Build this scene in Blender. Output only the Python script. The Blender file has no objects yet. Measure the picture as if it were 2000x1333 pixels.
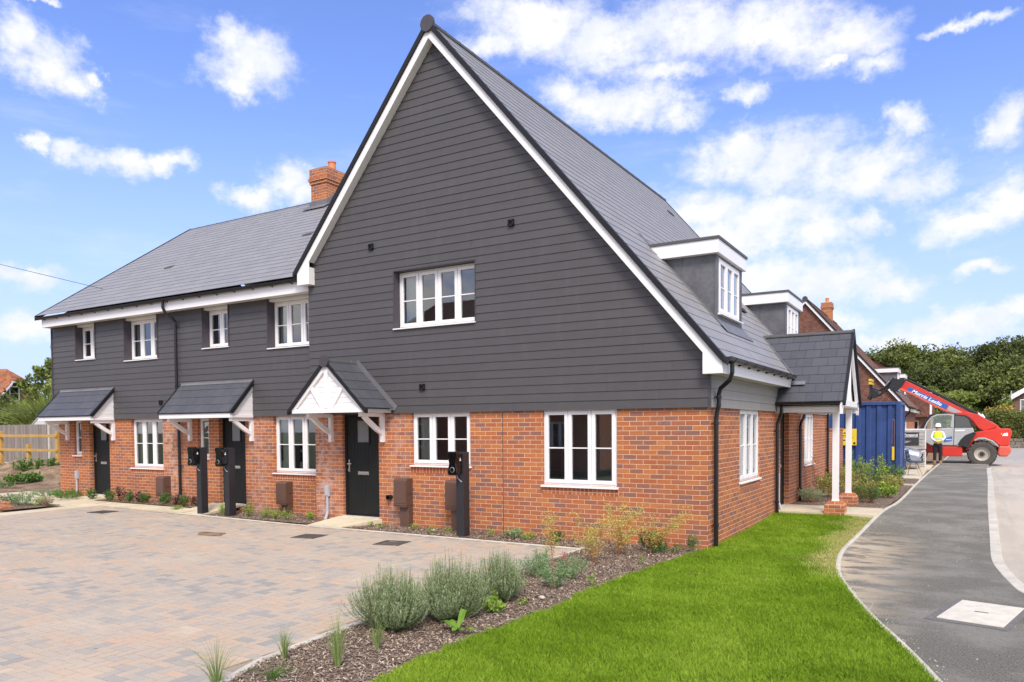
import bpy, bmesh, math, random
import numpy as np
from mathutils import Matrix, Vector
random.seed(7); RNG=np.random.default_rng(11)
S=bpy.context.scene; C=S.collection
# ------------------------------------------------------------------ camera
cam=bpy.data.cameras.new('camera'); co=bpy.data.objects.new('camera',cam); C.objects.link(co); S.camera=co
cam.lens=26.383; cam.sensor_width=36; cam.shift_y=0.1087; cam.clip_start=.1; cam.clip_end=2000
co.matrix_world=Matrix(((.858688,-.010994,.512381,3.23),(.512448,.032454,-.858105,-11.1015),(-.007195,.999413,.033502,1.8696),(0,0,0,1)))
# ------------------------------------------------------------------ light and exposure
SUN_EL=48; SUN_AZ=143            # compass-like: 0 = +Y, 90 = +X ; the sun stands behind the camera
sd=Vector((math.sin(math.radians(SUN_AZ))*math.cos(math.radians(SUN_EL)),math.cos(math.radians(SUN_AZ))*math.cos(math.radians(SUN_EL)),math.sin(math.radians(SUN_EL))))
sun=bpy.data.lights.new('sun','SUN'); sun.energy=2.0; sun.angle=math.radians(20); sun.color=(1,.93,.83)
so=bpy.data.objects.new('sun',sun); C.objects.link(so); so.rotation_euler=sd.to_track_quat('Z','Y').to_euler()
S.view_settings.view_transform='Standard'; S.view_settings.look='None'; S.view_settings.exposure=.95; S.view_settings.gamma=1
S.render.engine='CYCLES'
try:
    S.cycles.use_denoising=True; S.cycles.max_bounces=7; S.cycles.transparent_max_bounces=10
except Exception: pass

class NT:
    def __init__(s,t): s.t=t; s.L=t.links
    def n(s,ty,**k):
        x=s.t.nodes.new(ty)
        for a,b in k.items(): setattr(x,a,b)
        return x
    def put(s,sock,v):
        if v is None: return
        if isinstance(v,bpy.types.NodeSocket): s.L.new(v,sock)
        else: sock.default_value=v
    def m(s,op,a,b=None,c=None,clamp=False):
        x=s.n('ShaderNodeMath',operation=op,use_clamp=clamp)
        for i,v in enumerate((a,b,c)): s.put(x.inputs[i],v)
        return x.outputs[0]
    def vm(s,op,a,b=None,c=None,out=0):
        x=s.n('ShaderNodeVectorMath',operation=op)
        for i,v in enumerate((a,b,c)):
            if v is not None: s.put(x.inputs[i],v)
        return x.outputs[out]
    def mix(s,f,a,b):
        x=s.n('ShaderNodeMix',data_type='RGBA'); s.put(x.inputs[0],f); s.put(x.inputs[6],c4(a)); s.put(x.inputs[7],c4(b)); return x.outputs[2]
    def ramp(s,f,stops,interp='LINEAR'):
        x=s.n('ShaderNodeValToRGB'); x.color_ramp.interpolation=interp
        e=x.color_ramp.elements
        while len(e)<len(stops): e.new(.5)
        for i,(p,c) in enumerate(stops): e[i].position=p; e[i].color=c4(c)
        s.put(x.inputs[0],f); return x.outputs[0]
    def step(s,x,a,b):
        n=s.n('ShaderNodeMapRange',interpolation_type='SMOOTHSTEP'); s.put(n.inputs[0],x); n.inputs[1].default_value=a; n.inputs[2].default_value=b; return n.outputs[0]
    def noise(s,v,sc,det=4,rough=.5,out=0,dim='3D'):
        n=s.n('ShaderNodeTexNoise',noise_dimensions=dim); s.put(n.inputs['Vector'],v); n.inputs['Scale'].default_value=sc; n.inputs['Detail'].default_value=det; n.inputs['Roughness'].default_value=rough
        return n.outputs[out]
    def sep(s,v):
        n=s.n('ShaderNodeSeparateXYZ'); s.put(n.inputs[0],v); return n.outputs
    def comb(s,x,y,z=0.):
        n=s.n('ShaderNodeCombineXYZ'); s.put(n.inputs[0],x); s.put(n.inputs[1],y); s.put(n.inputs[2],z); return n.outputs[0]
    def wn(s,x,y=0.):
        n=s.n('ShaderNodeTexWhiteNoise',noise_dimensions='2D'); s.put(n.inputs['Vector'],s.comb(x,y)); return n.outputs['Value']
def c4(c):
    if isinstance(c,(tuple,list)) and len(c)==3: return (*c,1)
    return c

# ------------------------------------------------------------------ sky: daylight sky with broken cloud
W=bpy.data.worlds.new('World'); S.world=W; W.use_nodes=True; W.node_tree.nodes.clear()
w=NT(W.node_tree)
sky=w.n('ShaderNodeTexSky',sky_type='NISHITA'); sky.sun_disc=False; sky.sun_elevation=math.radians(SUN_EL); sky.sun_rotation=math.radians(SUN_AZ)
sky.air_density=1.0; sky.dust_density=.6; sky.ozone_density=3.0
CLOUDS=[(-63.6,23.4,1.5,1.1),(-62.1,22.3,2.2,1.3),(-60.5,21.8,1.3,0.9),(-50.9,25.4,1.5,1.1),(-49.5,24.2,2.3,1.7),(-49.8,22.7,1.2,0.7),(-58.8,22.1,0.5,0.4),(-62.5,17.6,0.9,0.4),(-60.2,17.8,1.5,0.6),(-58.1,17.7,1.9,0.7),(-55.3,17.9,1.5,0.6),(-47.1,17.5,1.8,1.1),(-49.4,16.4,1.8,0.7),(-45.8,16.4,1.5,0.8),(-32.0,26.4,2.3,0.8),(-28.3,27.4,3.8,1.6),(-29.1,28.7,4.6,0.9),(-23.4,26.3,4.5,1.6),(-17.4,26.7,5.3,1.8),(-19.6,24.2,2.6,0.7),(-12.1,26.1,4.4,1.6),(-7.4,24.9,3.2,1.4),(-5.5,23.1,1.9,0.7),(-26.2,23.5,2.1,1.0),(-22.6,22.7,3.9,1.2),(-18.5,22.1,2.0,0.8),(-13.1,22.5,1.1,0.7),(-8.1,23.6,0.7,0.3),(-14.5,18.8,2.8,1.4),(-10.4,17.9,3.6,1.8),(-6.1,16.9,3.0,1.5),(-3.3,15.6,1.8,0.9),(-3.6,19.5,1.1,0.8),(2.1,18.2,1.4,1.4),(-16.3,15.4,3.9,1.4),(-11.7,14.7,3.7,1.5),(-14.2,13.4,5.2,1.4),(-8.3,13.2,2.0,1.3),(-5.9,13.6,1.1,1.0),(0.3,13.0,2.4,1.2),(2.5,13.9,1.6,1.4),(-12.0,10.4,2.9,1.2),(-8.6,10.0,3.9,1.3),(-4.4,9.1,2.4,0.8),(-0.5,6.3,3.6,0.9),(2.3,6.9,1.9,0.7),(-3.5,5.6,3.3,0.5),(-63.8,9.5,2.0,0.7),(-63.6,6.6,2.0,0.8),(1.4,9.7,1.6,0.4),(-62.3,25.6,0.8,0.2),(0.4,24.3,1.4,0.3),(-10.3,6.9,4.0,0.9)]
tc=w.n('ShaderNodeTexCoord').outputs['Generated']
d=w.vm('NORMALIZE',tc); dx,dy,dz=w.sep(d)
az=w.m('MULTIPLY',w.m('ARCTAN2',dx,dy),57.2958); el=w.m('MULTIPLY',w.m('ARCSINE',dz),57.2958)
ae=w.comb(az,el)
w1=w.noise(d,14,5,.6,out=1); w2=w.noise(d,42,5,.65,out=1)
ae=w.vm('ADD',ae,w.vm('MULTIPLY',w.vm('SUBTRACT',w1,(.5,.5,.5)),(6.0,3.2,0)))
ae=w.vm('ADD',ae,w.vm('MULTIPLY',w.vm('SUBTRACT',w2,(.5,.5,.5)),(2.2,1.4,0)))
ax,ay,_=w.sep(ae); ae=w.comb(ax,ay)
cur=None
for a,e,ra,re in CLOUDS:
    v=w.vm('MULTIPLY_ADD',ae,(1/ra,1/re,0),(-a/ra,-e/re,0)); q=w.vm('DOT_PRODUCT',v,v,out=1)
    cur=q if cur is None else w.m('SMOOTH_MIN',cur,q,.5)
dd=w.m('SQRT',w.m('MAXIMUM',cur,0.))
# unseen cloud added over the rest of the sky to whiten the ambient light
far=w.noise(w.vm('MULTIPLY',d,(1,1,2.2)),3.2,6,.6)
away=w.step(w.m('ABSOLUTE',w.m('ADD',az,30.)),48.,75.)
farm=w.m('MULTIPLY',w.step(far,.40,.56),away)
fib=w.noise(w.vm('MULTIPLY',d,(1,1,1.6)),34,7,.66)
dens=w.m('ADD',w.m('SUBTRACT',1.3,dd),w.m('MULTIPLY',w.m('SUBTRACT',fib,.5),1.9))
mask=w.m('MAXIMUM',w.step(dens,-.42,1.15),farm)
veil=w.m('MULTIPLY',w.step(w.noise(w.vm('MULTIPLY',d,(1,1,5)),5,5,.6),.5,.8),.22)
mask=w.m('MAXIMUM',mask,veil)
horizon=w.m('SUBTRACT',1.,w.step(dz,-.02,.42))
blue=w.vm('MULTIPLY',sky.outputs[0],(1.3,1.32,1.8))
blue=w.mix(w.m('MULTIPLY',horizon,.82),blue,(3.95,4.75,6.9))
shade=w.step(w.noise(d,20,4,.6),.3,.7)
white=w.mix(shade,(5.9,6.2,6.9),(7.2,7.15,7.2))
white=w.mix(away,white,(9.2,8.9,8.7))  # added cloud out of view is brighter and warmer, to lift the ambient light
col=w.mix(mask,blue,white)
bg=w.n('ShaderNodeBackground'); w.put(bg.inputs[0],col); bg.inputs[1].default_value=.078
wo=w.n('ShaderNodeOutputWorld'); w.L.new(bg.outputs[0],wo.inputs[0])
W.cycles.sampling_method='MANUAL'; W.cycles.sample_map_resolution=512

# ------------------------------------------------------------------ materials
MT={}
def newmat(name):
    m=bpy.data.materials.new(name); m.use_nodes=True; m.node_tree.nodes.clear(); t=NT(m.node_tree)
    b=t.n('ShaderNodeBsdfPrincipled'); o=t.n('ShaderNodeOutputMaterial'); t.L.new(b.outputs[0],o.inputs[0]); MT[name]=m
    return m,t,b
def bump(t,b,h,dist=.01,st=1.):
    n=t.n('ShaderNodeBump'); n.inputs['Distance'].default_value=dist; n.inputs['Strength'].default_value=st; t.put(n.inputs['Height'],h); t.L.new(n.outputs[0],b.inputs['Normal'])
def plain(name,col,rough=.5,var=.12,sc=6.,metal=0.,bmp=0.,bsc=60.,spec=.5,tone=None,coat=0.):
    m,t,b=newmat(name); o=t.n('ShaderNodeTexCoord').outputs['Object']
    f=t.noise(o,sc,5,.6); f2=t.noise(o,sc*7,3,.6)
    k=t.m('ADD',t.m('MULTIPLY',f,.7),t.m('MULTIPLY',f2,.3))
    c=t.mix(t.step(k,.3,.7),tuple(x*(1-var) for x in col),tuple(min(1,x*(1+var)) for x in col))
    t.put(b.inputs['Base Color'],c); b.inputs['Roughness'].default_value=rough; b.inputs['Metallic'].default_value=metal
    b.inputs['Specular IOR Level'].default_value=spec; b.inputs['Coat Weight'].default_value=coat
    if bmp: bump(t,b,t.noise(o,bsc,4,.6),bmp)
    return m
def uvn(t):
    u=t.n('ShaderNodeUVMap'); u.uv_map='uv'; return u.outputs[0]
def brickmat(name,stops,mortar,bw=.225,bh=.075,joint=.0048,off=.5,stains=(),rough=.85):
    m,t,b=newmat(name); uv=uvn(t); u,v,_=t.sep(uv)
    r=t.m('DIVIDE',v,bh); row=t.m('FLOOR',r); fv=t.m('FRACT',r)
    uu=t.m('ADD',t.m('DIVIDE',u,bw),t.m('MULTIPLY',t.m('FLOORED_MODULO',row,2.),off)); colm=t.m('FLOOR',uu); fu=t.m('FRACT',uu)
    du=t.m('MULTIPLY',t.m('MINIMUM',fu,t.m('SUBTRACT',1.,fu)),bw); dv=t.m('MULTIPLY',t.m('MINIMUM',fv,t.m('SUBTRACT',1.,fv)),bh)
    wob=t.m('MULTIPLY',t.m('SUBTRACT',t.noise(uv,60,2),.5),.004)
    dist=t.m('ADD',t.m('MINIMUM',du,dv),wob)
    k=t.step(dist,joint-.0015,joint+.0015)
    idn=t.wn(t.m('ADD',colm,.37),t.m('ADD',row,.71)); id2=t.wn(t.m('ADD',colm,11.37),t.m('ADD',row,5.71))
    c=t.ramp(idn,stops,'CONSTANT')
    c=t.mix(t.m('MULTIPLY',id2,.5),c,t.mix(.5,c,(.36,.10,.045)) if len(stops)>2 else c)
    nz=t.noise(uv,28,5,.7); c=t.mix(t.m('MULTIPLY',t.step(nz,.45,.75),.3),c,(.13,.075,.06))
    c=t.mix(t.m('MULTIPLY',t.step(t.noise(uv,9,4,.6),.5,.8),.22),c,(.6,.3,.17))
    mo=t.mix(t.step(t.noise(uv,3,3),.3,.7),mortar,tuple(x*.8 for x in mortar))
    c=t.mix(k,mo,c)
    for (sx,w_,amt) in stains:
        g=t.m('MULTIPLY',t.m('SUBTRACT',1.,t.step(t.m('ABSOLUTE',t.m('SUBTRACT',u,sx)),0.,w_)),t.step(t.noise(uv,6,5,.7),.42,.62))
        c=t.mix(t.m('MULTIPLY',g,amt),c,(.62,.47,.42))
    t.put(b.inputs['Base Color'],c); b.inputs['Roughness'].default_value=rough; b.inputs['Specular IOR Level'].default_value=.25
    bump(t,b,t.m('ADD',t.m('MULTIPLY',k,1.),t.m('MULTIPLY',nz,.35)),.004,.8)
    return m
BR=[(0,(.45,.15,.055)),(.2,(.39,.125,.055)),(.36,(.49,.18,.06)),(.52,(.39,.14,.07)),(.66,(.29,.125,.085)),(.78,(.24,.125,.105)),(.87,(.37,.14,.075))]
MORT=(.74,.48,.32)
brickmat('brick',BR,MORT,stains=((-7.8,.6,.55),(-5.9,.4,.3),(-13.1,.7,.6),(-10.1,.5,.4)))
brickmat('brick_plain',BR,MORT)
brickmat('soldier',[(0,(.46,.14,.055)),(.5,(.36,.1,.045))],(.72,.44,.28),bw=.075,bh=.4,joint=.0055,off=0)
brickmat('brick_opposite',[(0,(.42,.17,.1)),(.5,(.35,.14,.09)),(.7,(.5,.2,.12))],(.4,.33,.26))
brickmat('brick_far',[(0,(.17,.11,.08)),(.5,(.13,.09,.07)),(.7,(.21,.13,.09))],(.25,.22,.18))
def lapmat(name,base,L,g,var,rough,jw=.003,jc=.35,streak=(.0,.0,.0),st=.0,off=.5,bm=.0015,spec=.4):
    m,t,b=newmat(name); uv=uvn(t); u,v,_=t.sep(uv)
    row=t.m('FLOOR',t.m('ADD',t.m('DIVIDE',v,g),.001))
    uu=t.m('ADD',t.m('DIVIDE',u,L),t.m('MULTIPLY',t.m('FLOORED_MODULO',row,2.),off) if off else t.wn(row,3.3)); cl=t.m('FLOOR',uu); fu=t.m('FRACT',uu)
    du=t.m('MULTIPLY',t.m('MINIMUM',fu,t.m('SUBTRACT',1.,fu)),L)
    k=t.step(du,jw*.5,jw*1.2)
    idn=t.wn(t.m('ADD',cl,.37),t.m('ADD',row,.71))
    lo=tuple(x*(1-var) for x in base); hi=tuple(x*(1+var) for x in base)
    c=t.mix(idn,lo,hi)
    n1=t.noise(t.vm('MULTIPLY',uv,(1.,4.,1.)),3.5,5,.6); c=t.mix(t.m('MULTIPLY',t.step(n1,.4,.7),.16),c,tuple(x*1.35 for x in base))
    if st: c=t.mix(t.m('MULTIPLY',t.step(t.noise(t.vm('MULTIPLY',uv,(3.,.6,1.)),2.,5,.65),.5,.75),st),c,streak)
    c=t.mix(k,tuple(x*jc for x in base),c)
    t.put(b.inputs['Base Color'],c); t.put(b.inputs['Roughness'],t.m('ADD',rough,t.m('MULTIPLY',t.m('SUBTRACT',n1,.5),.15))); b.inputs['Specular IOR Level'].default_value=spec
    gr=t.noise(t.vm('MULTIPLY',uv,(6.,90.,1.)),4,3,.6)
    bump(t,b,t.m('ADD',k,t.m('MULTIPLY',gr,.4)),bm,.6)
    return m
lapmat('cladding',(.076,.071,.074),3.6,.1434,.05,.5,jw=.003,jc=.6,streak=(.13,.12,.122),st=.2,off=0)
lapmat('side_cladding_lit',(.26,.25,.235),3.0,.1434,.06,.6,jw=.003,jc=.6,streak=(.36,.33,.3),st=.5,off=0)  # same boards as the front; sun and sky sheen put into a paler colour
lapmat('slate',(.245,.238,.24),.3,.25,.07,.5,jw=.0025,jc=.9,streak=(.29,.275,.265),st=.4)
lapmat('porch_slate',(.075,.077,.09),.3,.25,.1,.5,jw=.006,jc=.45,streak=(.11,.115,.13),st=.3)
lapmat('brown_tile',(.2,.105,.075),.165,.12,.2,.8,jw=.005,jc=.5,streak=(.26,.13,.08),st=.4,spec=.2)
lapmat('hung_tile',(.185,.085,.062),.165,.12,.28,.8,jw=.006,jc=.4,streak=(.13,.075,.06),st=.5,spec=.2)
lapmat('old_tile',(.3,.12,.065),.3,.2,.3,.9,jw=.005,jc=.5,streak=(.12,.08,.06),st=.7,spec=.1)
plain('trim_dark',(.06,.052,.062),.5,.06); plain('white',(.82,.8,.8),.35,.03,2.); plain('cream_white',(.78,.76,.72),.4,.04,3.)
plain('black_plastic',(.012,.012,.014),.28,.2,4); plain('soffit',(.5,.48,.44),.6,.06)
plain('dark_trim',(.014,.014,.016),.5,.15,spec=.3); plain('ridge_grey',(.08,.078,.082),.6,.12,8,bmp=.002)
plain('ridge_brown',(.09,.06,.05),.7,.12,8)
plain('lead',(.105,.105,.115),.5,.35,2.2,bmp=.004,bsc=7,spec=.6)
plain('lead_light',(.15,.15,.16),.5,.2,3.); plain('mortar_cap',(.62,.48,.28),.9,.1); plain('terracotta',(.55,.2,.08),.7,.1)
plain('door_black',(.012,.013,.013),.5,.15,3,spec=.25); plain('chrome',(.6,.58,.55),.25,.08,3,metal=.9)
plain('meter_brown',(.115,.062,.045),.45,.08,2); plain('conduit',(.42,.43,.47),.5,.06); plain('post_black',(.022,.022,.027),.45,.15,3)
plain('gloss_black',(.004,.004,.005),.08,.1); plain('socket_white',(.8,.8,.8),.5,.02); plain('grey_ring',(.25,.24,.23),.4,.1)
plain('kerb',(.52,.485,.41),.85,.16,3,bmp=.003); plain('slab',(.58,.5,.36),.85,.13,1.6,bmp=.002,bsc=90)
plain('manhole',(.6,.56,.48),.9,.12,7,bmp=.002,spec=.2); plain('drain_iron',(.07,.07,.065),.6,.3,20); plain('tar',(.15,.145,.135),.9,.3,30,bmp=.006,bsc=120)
plain('soil',(.25,.175,.115),.95,.5,2.2,bmp=.06,bsc=9,spec=.1); plain('sand_joint',(.3,.25,.2),.95,.15,4)
plain('grass_base',(.1,.15,.012),.95,.3,3); plain('ground_far',(.1,.12,.05),.95,.3,.3)
plain('terrace_render',(.5,.45,.38),.8,.05)
plain('blue_paint',(.03,.065,.2),.45,.25,1.3,bmp=.004,bsc=5); plain('rust',(.24,.13,.11),.8,.3,8)
plain('sign_yellow',(.78,.56,.02),.5,.05); plain('ink',(.03,.025,.02),.6,.1)
plain('red_paint',(.62,.035,.02),.35,.1,2,coat=.3); plain('red_faded',(.66,.11,.07),.55,.12,4); plain('machine_grey',(.42,.42,.42),.4,.06,3)
plain('decal_blue',(.035,.13,.42),.4,.05); plain('decal_white',(.85,.85,.88),.5,.02); plain('machine_black',(.02,.02,.022),.5,.3,6)
plain('tyre',(.075,.068,.06),.85,.25,9,bmp=.004,bsc=30); plain('rim',(.42,.38,.32),.6,.2,5); plain('machine_yellow',(.75,.5,.03),.5,.1)
plain('skin',(.45,.24,.16),.6,.08); plain('hivis',(.72,.85,.04),.6,.08,6); plain('shirt_white',(.75,.75,.78),.7,.06,8); plain('cloth_black',(.014,.014,.018),.9,.2,8)
plain('boot',(.3,.2,.1),.8,.2); plain('helmet_white',(.85,.85,.83),.35,.02); plain('reflective',(.6,.6,.58),.4,.1)
plain('wrap_grey',(.42,.39,.36),.55,.2,5,bmp=.01,bsc=10); plain('wrap_white',(.7,.66,.62),.4,.15,7,bmp=.01,bsc=12); plain('label_black',(.035,.033,.036),.5,.1)
plain('car_paint',(.3,.33,.42),.25,.05,2,metal=.4,coat=.5); plain('chair_navy',(.045,.065,.11),.5,.1); plain('chair_leg',(.45,.3,.2),.6,.15); 
plain('lamp_clear',(.75,.78,.82),.12,.15,20)
plain('rail_wood',(.5,.3,.08),.8,.18,4,bmp=.003); plain('bark',(.13,.1,.075),.95,.3,6,bmp=.02,bsc=20); plain('stem_green',(.16,.2,.07),.8,.2); plain('stem_red',(.33,.13,.06),.8,.2)
plain('dry_stone',(.2,.17,.14),.95,.35,3,bmp=.05,bsc=4); plain('curtain',(.6,.6,.55),.9,.08); plain('room',(.24,.235,.21),.9,.05)
plain('wood_grain_black',(.02,.02,.02),.5,.1)
def fencemat():
    m,t,b=newmat('grey_boards'); uv=uvn(t); u,v,_=t.sep(uv)
    k=t.m('DIVIDE',u,.125); i=t.m('FLOOR',k); f=t.m('FRACT',k)
    c=t.ramp(t.wn(i,2.),[(0,(.2,.17,.155)),(.5,(.26,.225,.2)),(1,(.32,.28,.25))])
    c=t.mix(t.m('MULTIPLY',t.step(t.noise(t.vm('MULTIPLY',uv,(9.,1.,1.)),2.5,5,.7),.5,.7),.6),c,(.13,.105,.095))
    c=t.mix(t.step(t.m('MINIMUM',f,t.m('SUBTRACT',1.,f)),.02,.07),(.07,.06,.055),c)
    t.put(b.inputs['Base Color'],c); b.inputs['Roughness'].default_value=.9
fencemat()
def asphalt():
    m,t,b=newmat('asphalt'); o=t.n('ShaderNodeTexCoord').outputs['Object']
    x,y,z=t.sep(o)
    f=t.noise(o,62,4,.8); g=t.noise(o,260,2,.8); l=t.noise(o,1.1,5,.6)
    c=t.ramp(t.m('ADD',t.m('MULTIPLY',f,.6),t.m('MULTIPLY',g,.4)),[(.34,(.04,.038,.034)),(.5,(.17,.16,.137)),(.64,(.42,.4,.34))])
    c=t.mix(t.m('MULTIPLY',t.step(l,.42,.66),.5),c,(.36,.34,.3)); md=t.noise(o,16,5,.75); c=t.mix(t.m('MULTIPLY',t.step(md,.5,.72),.5),c,(.1,.1,.096)); c=t.mix(t.m('MULTIPLY',t.step(t.noise(o,30,4,.8),.56,.7),.5),c,(.42,.4,.36))
    # sandy silt left in patches beside the lawn kerb
    p=t.noise(t.vm('MULTIPLY',o,(1.3,2.6,1.)),1.15,5,.65)
    near=t.m('SUBTRACT',1.,t.step(x,1.7,3.1)); yy=t.m('MULTIPLY',t.step(y,-5.6,-3.6),t.m('SUBTRACT',1.,t.step(y,1.2,4.)))
    c=t.mix(t.m('MULTIPLY',t.m('MULTIPLY',t.step(p,.42,.56),near),t.m('MULTIPLY',yy,.95)),c,(.62,.5,.35))
    y2=t.m('SUBTRACT',1.,t.step(y,-6.2,-4.3))
    c=t.mix(t.m('MULTIPLY',t.m('MULTIPLY',t.step(p,.4,.6),y2),.7),c,(.4,.34,.25))
    t.put(b.inputs['Base Color'],c); b.inputs['Roughness'].default_value=.95; b.inputs['Specular IOR Level'].default_value=.12; bump(t,b,t.m('ADD',f,g),.008)
    m,t,b=newmat('road_surface'); o=t.n('ShaderNodeTexCoord').outputs['Object']
    x,y,z=t.sep(o)
    f=t.noise(o,70,4,.8); l=t.noise(t.vm('MULTIPLY',o,(1.,.3,1.)),.9,6,.65)
    c=t.mix(t.step(f,.3,.7),(.42,.36,.285),(.6,.53,.44)); c=t.mix(t.m('MULTIPLY',t.step(l,.42,.6),.6),c,(.37,.33,.28)); c=t.mix(t.m('MULTIPLY',t.step(t.noise(t.vm('MULTIPLY',o,(2.2,.12,1.)),1.6,4,.6),.5,.66),.5),c,(.36,.33,.29))
    c=t.mix(t.m('MULTIPLY',t.step(y,22.,40.),.7),c,(.33,.32,.31))
    t.put(b.inputs['Base Color'],c); b.inputs['Roughness'].default_value=.9; bump(t,b,f,.006)
    m,t,b=newmat('mulch_base'); o=t.n('ShaderNodeTexCoord').outputs['Object']
    f=t.noise(o,45,4,.7); c=t.ramp(f,[(.3,(.05,.032,.02)),(.55,(.2,.14,.1)),(.7,(.38,.29,.22))]); t.put(b.inputs['Base Color'],c); b.inputs['Roughness'].default_value=.95; bump(t,b,f,.02)
asphalt()
def tonemat(name,stops,rough=.7,trans=0.,spec=.3,nz=0.):
    m,t,b=newmat(name); a=t.n('ShaderNodeAttribute'); a.attribute_name='tone'; f=a.outputs['Fac']
    c=t.ramp(f,stops)
    if nz:
        o=t.n('ShaderNodeTexCoord').outputs['Object']; c=t.mix(t.m('MULTIPLY',t.step(t.noise(o,nz,4,.7),.45,.75),.25),c,tuple(x*.7 for x in stops[0][1])); c=t.mix(t.m('MULTIPLY',t.step(t.noise(o,.8,5,.65),.48,.72),.45),c,(.52,.45,.355))
    t.put(b.inputs['Base Color'],c); b.inputs['Roughness'].default_value=rough; b.inputs['Specular IOR Level'].default_value=spec
    if trans:
        tr=t.n('ShaderNodeBsdfTranslucent'); t.put(tr.inputs[0],c); mx=t.n('ShaderNodeMixShader'); mx.inputs[0].default_value=trans
        o=[n for n in t.t.nodes if n.type=='OUTPUT_MATERIAL'][0]; t.L.new(b.outputs[0],mx.inputs[1]); t.L.new(tr.outputs[0],mx.inputs[2]); t.L.new(mx.outputs[0],o.inputs[0])
    return m
tonemat('paver',[(0,(.3,.29,.27)),(.3,(.37,.335,.3)),(.5,(.43,.365,.3)),(.7,(.47,.375,.29)),(.9,(.5,.36,.26)),(1,(.53,.43,.33))],.9,nz=22.)
tonemat('blade',[(0,(.13,.22,.012)),(.35,(.21,.34,.02)),(.7,(.31,.45,.045)),(.88,(.42,.5,.07)),(1,(.62,.5,.26))],.75,.3,.12)
tonemat('chip',[(0,(.09,.06,.04)),(.4,(.27,.19,.14)),(.7,(.45,.36,.28)),(1,(.66,.56,.45))],.9)
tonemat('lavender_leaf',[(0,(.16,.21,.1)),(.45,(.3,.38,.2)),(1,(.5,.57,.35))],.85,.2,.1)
tonemat('leaf_bright',[(0,(.09,.2,.02)),(.5,(.2,.34,.04)),(1,(.42,.52,.09))],.6,.25)
tonemat('leaf_mid',[(0,(.035,.1,.015)),(.5,(.08,.18,.03)),(1,(.17,.28,.06))],.6,.2)
tonemat('leaf_box',[(0,(.02,.07,.012)),(.5,(.05,.13,.02)),(1,(.1,.2,.04))],.5,.1)
tonemat('leaf_bluegreen',[(0,(.08,.17,.08)),(.5,(.17,.29,.12)),(1,(.3,.42,.19))],.7,.2)
tonemat('leaf_purple',[(0,(.07,.035,.03)),(.5,(.15,.075,.06)),(1,(.24,.14,.11))],.7,.1)
tonemat('leaf_yellow',[(0,(.4,.2,.08)),(.25,(.52,.34,.1)),(.45,(.48,.42,.1)),(.75,(.55,.5,.13)),(1,(.64,.55,.22))],.7,.3)
tonemat('leaf_bed',[(0,(.36,.18,.08)),(.35,(.36,.26,.1)),(.65,(.25,.28,.07)),(1,(.38,.42,.11))],.7,.25)
tonemat('leaf_tree_dark',[(0,(.05,.064,.018)),(.5,(.095,.12,.032)),(1,(.16,.185,.055))],.7,.15)
tonemat('leaf_tree_mid',[(0,(.085,.1,.025)),(.5,(.145,.175,.042)),(1,(.23,.26,.07))],.7,.18)
tonemat('leaf_tree_light',[(0,(.1,.14,.025)),(.5,(.2,.26,.055)),(1,(.36,.4,.11))],.7,.2)
tonemat('leaf_tree_autumn',[(0,(.2,.16,.03)),(.5,(.32,.25,.05)),(1,(.45,.32,.08))],.7,.2)
tonemat('leaf_tuft',[(0,(.1,.17,.05)),(.5,(.22,.31,.09)),(1,(.42,.48,.18))],.7,.25)
tonemat('petal',[(0,(.5,.06,.12)),(1,(.7,.15,.25))],.7,.2)
tonemat('grit',[(0,(.4,.36,.3)),(1,(.75,.7,.62))],.9)
def glassmat(name,tint,refl):
    m=bpy.data.materials.new(name); m.use_nodes=True; m.node_tree.nodes.clear(); t=NT(m.node_tree); MT[name]=m
    tr=t.n('ShaderNodeBsdfTransparent'); tr.inputs[0].default_value=c4(tint); g=t.n('ShaderNodeBsdfGlossy'); g.inputs['Roughness'].default_value=.015; g.inputs[0].default_value=(.95,.97,1,1)
    lw=t.n('ShaderNodeFresnel'); lw.inputs[0].default_value=1.5
    f=t.m('ADD',t.m('MULTIPLY',lw.outputs[0],1.6),refl,clamp=True)
    mx=t.n('ShaderNodeMixShader'); t.put(mx.inputs[0],f); t.L.new(tr.outputs[0],mx.inputs[1]); t.L.new(g.outputs[0],mx.inputs[2])
    o=t.n('ShaderNodeOutputMaterial'); t.L.new(mx.outputs[0],o.inputs[0])
glassmat('glass',(.74,.8,.78),.11); glassmat('cab_glass',(.75,.85,.8),.03); glassmat('tinted_glass',(.12,.15,.14),.06)
plain('frosted',(.2,.21,.22),.25,.05)

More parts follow.
